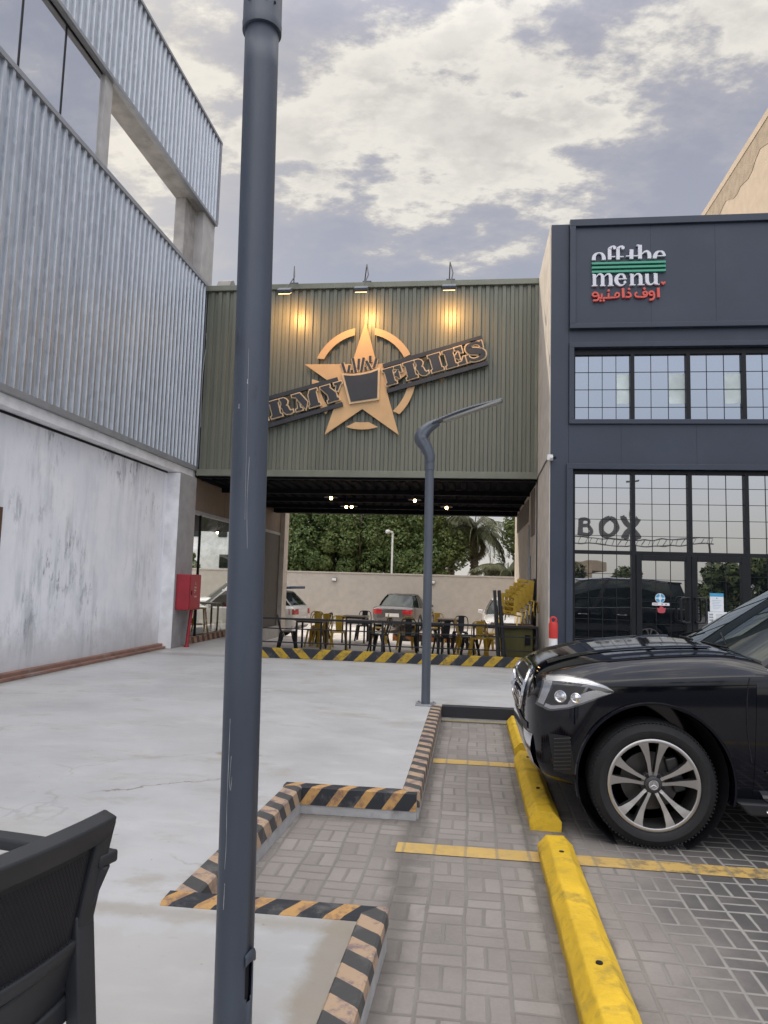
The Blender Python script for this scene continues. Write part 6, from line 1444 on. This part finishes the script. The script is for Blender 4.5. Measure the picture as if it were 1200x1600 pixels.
b = MB(); b.tube([(-3.6, 32.6, -.349), (-3.6, 32.6, 3.72)], .045, 10); b.build('pole', M['white_plastic'], t, world=True, smooth=True)
b = MB(); b.tube(smooth_path([(-3.6, 32.6, 3.70), (-3.61, 32.55, 3.82), (-3.72, 32.4, 3.86), (-3.85, 32.2, 3.84)], 4), [.05] * 9 + [.09, .09, .09, .05], 10); b.build('lamp_head', M['white_plastic'], t, world=True, smooth=True)

# ---------------------------------------------------------------- trees
def crown_mesh(blobs, n, size, rnd, lean=0.0):
    b = MB()
    for k in range(n):
        c_, r = rnd.choice(blobs)
        while True:
            d = Vector((rnd.uniform(-1, 1), rnd.uniform(-1, 1), rnd.uniform(-1, 1)))
            if 0.05 < d.length <= 1: break
        d = d.normalized() * (d.length ** .45); p = Vector(c_) + Vector((d.x * r[0], d.y * r[1], d.z * r[2]))
        s = size * rnd.uniform(.6, 1.3); nrm = (Vector((d.x, d.y, d.z + .3)).normalized() + Vector((rnd.uniform(-.9, .9), rnd.uniform(-.9, .9), rnd.uniform(-.9, .9)))).normalized()
        a = nrm.orthogonal().normalized(); a.rotate(Matrix.Rotation(rnd.uniform(0, 6.28), 3, nrm)); c2 = nrm.cross(a)
        b.add([p - a * s, p - c2 * s * .42, p + a * s, p + c2 * s * .42], [(0, 1, 2, 3)])
        if k % 2 == 0: b.add([p - c2 * s + nrm * .03, p - a * s * .4 + nrm * .03, p + c2 * s + nrm * .03, p + a * s * .4 + nrm * .03], [(0, 1, 2, 3)])
    return b
def hedge_tree(label, seed, group, m, h=7.0, w=1.5, n=24000, size=.095):
    rnd = random.Random(seed); t = thing('hedge_tree', label, 'tree', (0, 0, 0), group)
    b = MB(); P = [(0, 0, 0), (.05, .03, h * .25), (-.06, .05, h * .5), (.03, -.02, h * .8)]; b.tube(P, [.16, .13, .09, .03], 10)
    for k in range(9):
        z = h * rnd.uniform(.2, .7); q = rnd.uniform(0, 6.28); b.tube([(0, 0, z), (math.cos(q) * w * .4, math.sin(q) * w * .4, z + .5), (math.cos(q) * w * .8, math.sin(q) * w * .8, z + 1.2)], [.05, .035, .012], 6)
    b.build('trunk', M['bark'], t, smooth=True)
    bl = []
    for k in range(26):
        z = h * rnd.uniform(.12, .95); rr = w * (1.0 - .45 * abs(z / h - .5) * 2) ; q = rnd.uniform(0, 6.28); d = rr * rnd.uniform(.25, .85); r = rnd.uniform(.40, .80)
        bl.append(((math.cos(q) * d, math.sin(q) * d * .8, z), (r, r, r * rnd.uniform(.9, 1.5))))
    crown_mesh(bl, n, size, rnd).build('crown', m, t, recalc=False); return t
G1 = 'dense hedge trees beyond the yard wall'
labs = ['dense green hedge tree beyond the wall, just right of the beige pillar', 'dense hedge tree beyond the wall above the left wall lamp', 'dense hedge tree beyond the wall, left neighbour of the thin white street lamp', 'dense hedge tree directly behind the thin white street lamp', 'dense hedge tree beyond the wall above the grey sedan', 'dense hedge tree beyond the wall just left of the grey street lamp pole', 'last dense hedge tree beyond the wall, left of the palm']
A_ = hedge_tree(labs[0], 3, G1, M['leaf'], 7.2, 1.5); B_ = hedge_tree(labs[1], 8, G1, M['leaf'], 6.8, 1.6)
A_.location = (-9.6, 35.0, -.42); B_.location = (-8.2, 34.6, -.42)
for i, x in enumerate((-6.8, -5.45, -4.1, -2.8, -1.55)): dup((A_, B_)[i % 2], (x, 34.7 + .5 * ((i * 7) % 3) * .5, -.42), i * 1.7, labs[i + 2], scale=(1, 1, (.95, 1.04, .9, 1.0, .80)[i]))
dup(B_, (-15.6, 36.2, -.42), 2.2, 'dark tree beyond the wall at the far left, beside the white house', scale=(1, 1, .62))
dup(A_, (3.0, 34.4, -.42), 1.1, 'dense tree at the right of the palms, cut by the passage wall', scale=(1, 1, .82))
dup(B_, (-10.8, 36.0, -.42), .6, 'dense hedge tree beyond the wall, mostly behind the tall pole', scale=(1, 1, .95))
def palm(label, seed, h, spread, nf, dry=0, droop=1.0):
    rnd = random.Random(seed); t = thing('palm_tree', label, 'palm', (0, 0, 0), 'palms beyond the yard wall')
    b = MB(); b.tube([(0, 0, 0), (.05, 0, h * .5), (.02, .03, h)], [.24, .19, .20], 14)
    for k in range(int(h / .16)):
        z = .1 + k * .16; b.lathe([(.205, z), (.235, z + .06), (.205, z + .10)], lambda x, y, q: (x + .03, y, q), 12)
    b.build('trunk', M['palm_trunk'], t, smooth=True)
    def fr(nm, cnt, m, e0, e1, ln):
        b = MB()
        for f in range(cnt):
            az = 2 * PI * f / cnt + rnd.uniform(-.25, .25); el = rnd.uniform(e0, e1); L_ = ln * rnd.uniform(.8, 1.1); pts = []; p = Vector((.02, .03, h - .05)); n = 14
            for i in range(n + 1):
                e = el - droop * (1.15 + .9 * rnd.random() * .2) * (i / n) ** 1.2 * 1.6; pts.append(p.copy()); p += Vector((math.cos(az) * math.cos(e), math.sin(az) * math.cos(e), math.sin(e))) * L_ / n
            b.tube(pts, [.03 - .024 * i / n for i in range(n + 1)], 5)
            side = Vector((-math.sin(az), math.cos(az), 0))
            for i in range(2, n * 3):
                u = i / (n * 3) * n; j = int(u); q = pts[j].lerp(pts[min(j + 1, n)], u - j); ll = .50 * math.sin(PI * min(1, .15 + i / (n * 3) * .95)) + .12
                for s in (-1, 1):
                    tip = q + side * s * ll * .75 + Vector((math.cos(az) * .18, math.sin(az) * .18, -ll * .75 + rnd.uniform(-.08, .08))); w_ = Vector((math.cos(az), math.sin(az), 0)) * .028
                    mid = q.lerp(tip, .45) + Vector((0, 0, .06)); b.add([q - w_ * .6, mid - w_, tip, mid + w_, q + w_ * .6], [(0, 1, 2, 3, 4)])
        b.build(nm, m, t, recalc=False)
    fr('crown', nf, M['palm'], -.2, 1.2, spread)
    if dry: fr('dry_fronds', dry, M['palm_dry'], -1.3, -.5, spread * .7)
    return t
p1 = palm('large palm with drooping grey green fronds beyond the wall', 5, 4.6, 2.6, 30, 8, 1.15); p1.location = (.15, 35.5, -.42)
p2 = palm('low palm with pale arching fronds right of the large palm', 9, 2.7, 2.0, 22, 5, .9); p2.location = (1.75, 34.5, -.42)
p3 = palm('palm with dry hanging fronds at the left of the large palm', 12, 4.9, 2.0, 14, 10, 1.2); p3.location = (-1.05, 37.0, -.42)
t = thing('white_house', 'white flat roofed house at the far left, standing in for a reflection in the side glazing', 'house', (-16, 42, -.42))  # house built beyond the glazing in place of a mirrored one
b = MB(); b.box(-20, 41, -.42, -12.6, 48, 3.2); b.box(-18, 42, 3.201, -13.4, 48, 5.4); b.build('wall', M['house'], t, world=True)
for x, z in ((-14.9, 2.1), (-17.4, 1.9), (-17.2, 4.0), (-15.4, 4.0)):
    b = MB(); b.box(x, 40.95 if z < 3 else 41.95, z, x + .55, 41.01 if z < 3 else 42.01, z + .8); w_ = b.build('window', M['car_glass'], t, world=True)

# ---------------------------------------------------------------- near plastic armchair
t = thing('plastic_armchair', 'anthracite plastic armchair with a finely perforated back, cut off at the left edge', 'chair', (-1.19, 1.42, .161))
CH = M['chair_plastic']
Wd = .27
def back(u, v):     # u -1..1 across, v 0..1 up ; local frame: chair faces +y
    w = .250 + .030 * v ** 1.3
    return Vector((u * w, -.250 - .050 * v - .012 * v * v + .03 * (u * u - 1) * -1 * 0 - .035 * (1 - u * u), .43 + .425 * v))
def outline(v):
    return back(1, v)
b = MB(); G = []
N_U, N_V = 16, 14
for i in range(N_U + 1):
    u = -1 + 2 * i / N_U; G.append([back(u * .86, .36 + (.56) * j / N_V) for j in range(N_V + 1)])
b.sheet(G); bp_ = b.build('backrest', None or CH, t, smooth=True); s_ = bp_.modifiers.new('thick', 'SOLIDIFY'); s_.thickness = .008
# perforations: rows of small dark slots on the outer face
b = MB()
for i in range(46):
    for j in range(26):
        u = -.78 + 1.56 * (i + .5 * (j % 2)) / 46; v = .42 + .46 * j / 26
        p = back(u, v); du = (back(u + .01, v) - p).normalized(); dv_ = (back(u, v + .01) - p).normalized(); n_ = du.cross(dv_).normalized()
        if n_.y > 0: n_ = -n_
        p = p + n_ * .0062; w_ = .0021; hh = .0031
        b.add([p - du * w_ - dv_ * hh, p + du * w_ - dv_ * hh, p + du * w_ + dv_ * hh, p - du * w_ + dv_ * hh], [(0, 1, 2, 3)])
b.build('perforation', M['dark'], bp_, recalc=False)
def frame_strip(pts, wd, th, name, sub=5):
    """flat moulded rail: list of (pos, widthdir, normal)"""
    b = MB(); rows = []
    for p, wv, nv in pts:
        p, wv, nv = Vector(p), Vector(wv).normalized() * wd / 2, Vector(nv).normalized() * th / 2
        rows.append([p - wv - nv, p + wv - nv, p + wv + nv, p - wv + nv, p - wv - nv])
    b.sheet(rows); b.add(rows[0][:4], [(0, 1, 2, 3)]); b.add(rows[-1][:4], [(0, 1, 2, 3)]); o = b.build(name, CH, t, smooth=True, bevel=.006, angle=50)
    bm = bmesh.new(); bm.from_mesh(o.data); bmesh.ops.remove_doubles(bm, verts=bm.verts, dist=.0003); bmesh.ops.recalc_face_normals(bm, faces=bm.faces); bm.to_mesh(o.data); bm.free(); return o
# top rail
frame_strip([(back(u, .965) + Vector((0, 0, .004 * (1 - u * u))), (0, -.35, 1), (0, 1, .3)) for u in [-1 + 2 * i / 14 for i in range(15)]], .055, .042, 'top_rail')
frame_strip([(back(u * .97, .38), (0, -.3, 1), (0, 1, .2)) for u in [-1 + 2 * i / 14 for i in range(15)]], .035, .026, 'lower_rail')
for s in (-1, 1):
    frame_strip([(back(s * .93, v), (1, 0, 0), (0, 1, .2)) for v in [.46 + .54 * i / 8 for i in range(9)]], .046, .034, 'side_rail')
    # rear leg, splayed
    frame_strip([((s * (.243 + .008 * k), -.275 - .012 * k, .655 - .1637 * k), (1, 0, 0), (0, 1, 0)) for k in range(5)], .052, .042, 'rear_leg')
    frame_strip([((s * .27, .24 + .01 * k, .72 - .18 * k), (0, 1, 0), (1, 0, 0)) for k in range(5)], .05, .035, 'front_leg')
    frame_strip([((s * (.275 + .012 * math.sin(PI * k / 8)), -.325 + .073 * k, .765 - .004 * k), (1, 0, 0), (0, 0, 1)) for k in range(9)], .055, .028, 'armrest')
    b = MB(); b.bar((s * .270, -.31, .755), (s * .25, -.28, .66), .03, .035); b.build('arm_stay', CH, t, bevel=.006)
b = MB(); G = [[Vector((-.24 + .48 * i / 8, -.245 + .48 * j / 8, .435 - .02 * math.sin(PI * j / 8) * math.sin(PI * i / 8) + .02 * (j / 8))) for j in range(9)] for i in range(9)]
b.sheet(G); o = b.build('seat', CH, t, smooth=True); s_ = o.modifiers.new('thick', 'SOLIDIFY'); s_.thickness = .022
frame_strip([((-.245 + .49 * i / 12, -.262 - .02 * math.sin(PI * i / 12), .535 - .03 * math.sin(PI * i / 12)), (0, -.25, 1), (0, 1, .25)) for i in range(13)], .13, .02, 'seat_apron')
frame_strip([((-.245 + .49 * i / 12, -.25 - .02 * math.sin(PI * i / 12), .455 - .02 * math.sin(PI * i / 12)), (0, 0, 1), (0, 1, 0)) for i in range(13)], .055, .04, 'seat_rail')
t.rotation_euler = (0, 0, math.radians(CHAIR_RZ))

# ---------------------------------------------------------------- across the road: what the shop glass mirrors
t = thing('letter_sign', 'dark roof sign on a truss mirrored in the left shop pane, reading BOX', 'sign', (10.0, -31, -.42))
def sl(ch, x0, z0, h):
    S = {'B': [([(.15, 0), (.15, 1)], .26), ([(.1, .93), (.5, .93), (.66, .76), (.5, .54), (.15, .54)], .2), ([(.15, .54), (.55, .54), (.76, .3), (.55, .08), (.1, .08)], .2)],
         'O': [([(.45, .93), (.13, .72), (.13, .28), (.45, .07), (.78, .28), (.78, .72), (.45, .93)], .24)],
         'X': [([(.08, 1), (.82, 0)], .26), ([(.82, 1), (.08, 0)], .26), ([(-.02, .95), (.3, .95)], .1), ([(.6, .95), (.92, .95)], .1), ([(-.02, .05), (.3, .05)], .1), ([(.6, .05), (.92, .05)], .1)]}[ch]
    b = MB()
    for k, (p, w_) in enumerate(S): ribbon(b, [(x0 + u * h, z0 + v * h) for u, v in p], w_ * h, lambda u, v, d: (u, -31 - d, v), -.1 - .003 * k, .1 + .003 * k)
    b.build('letter', M['tower'], t, world=True)['label'] = 'letter ' + ch
sl('B', 8.05, 5.5, 1.4); sl('O', 9.7, 5.45, 1.45); sl('X', 11.25, 5.4, 1.45)
b = MB()
for z in (4.85, 5.35): b.tube([(5.5, -31.2, z + .15), (10, -31.2, z), (13, -31.2, z - .05), (18, -31.2, z + .12)], .05, 6)
for i in range(30): b.tube([(5.6 + .42 * i, -31.2, 4.9), (5.8 + .42 * i, -31.2, 5.35)], .025, 5)
b.build('truss', M['tower'], t, world=True)
b = MB()
for x in (6, 12.2, 17.6): b.tube([(x, -31.2, -.42), (x, -31.2, 4.9)], .12, 8)
b.build('support', M['tower'], t, world=True)
t = thing('road_lamp', 'tall thin road lamp mirrored in the left shop pane', 'street lamp', (11.3, -28, -.42))
b = MB(); b.tube([(11.3, -28, -.42), (11.3, -28, 9.2)], .07, 8); b.build('pole', M['tower'], t, world=True)
b = MB(); b.bar((10.9, -28, 9.2), (11.9, -28, 9.35), .22, .1); b.build('lamp_head', M['tower'], t, world=True)
G2 = 'trees across the road mirrored in the shop glass'
rl = ['low bushy tree mirrored in the lower left shop pane', 'second bushy tree mirrored in the lower left shop pane', 'low tree mirrored in the left shop door', 'tall dark tree mirrored in the right shop door', 'tall dark tree mirrored right of the shop doors', 'tall dark tree mirrored at the right end of the shop']
C_ = hedge_tree(rl[0], 21, G2, M['leaf2'], 3.9, 2.0, 4500, .22); C_.location = (5.0, -36, -.42)
for i, (x, y, s) in enumerate(((8.2, -37, .9), (13.0, -38, .85), (15.6, -22, .85), (18.0, -22.5, .95), (20.6, -23, 1.0))): dup(C_, (x, y, -.42), i * 1.3, rl[i + 1], scale=(1, 1, s))
t = thing('sand_block', 'pale sand coloured building mirrored in the lower left shop pane', 'building', (11, -48, -.42))
b = MB(); b.box(2, -56, -.42, 11.5, -46, 3.1); b.box(7.5, -56, 3.101, 13.0, -46.5, 4.0); b.build('wall', M['tallbeige'], t, world=True)
for x in (3.2, 5.4, 8.2, 10.2): b = MB(); b.box(x, -46.02, 1.0, x + .8, -45.98, 2.2); b.build('window', M['car_glass'], t, world=True)
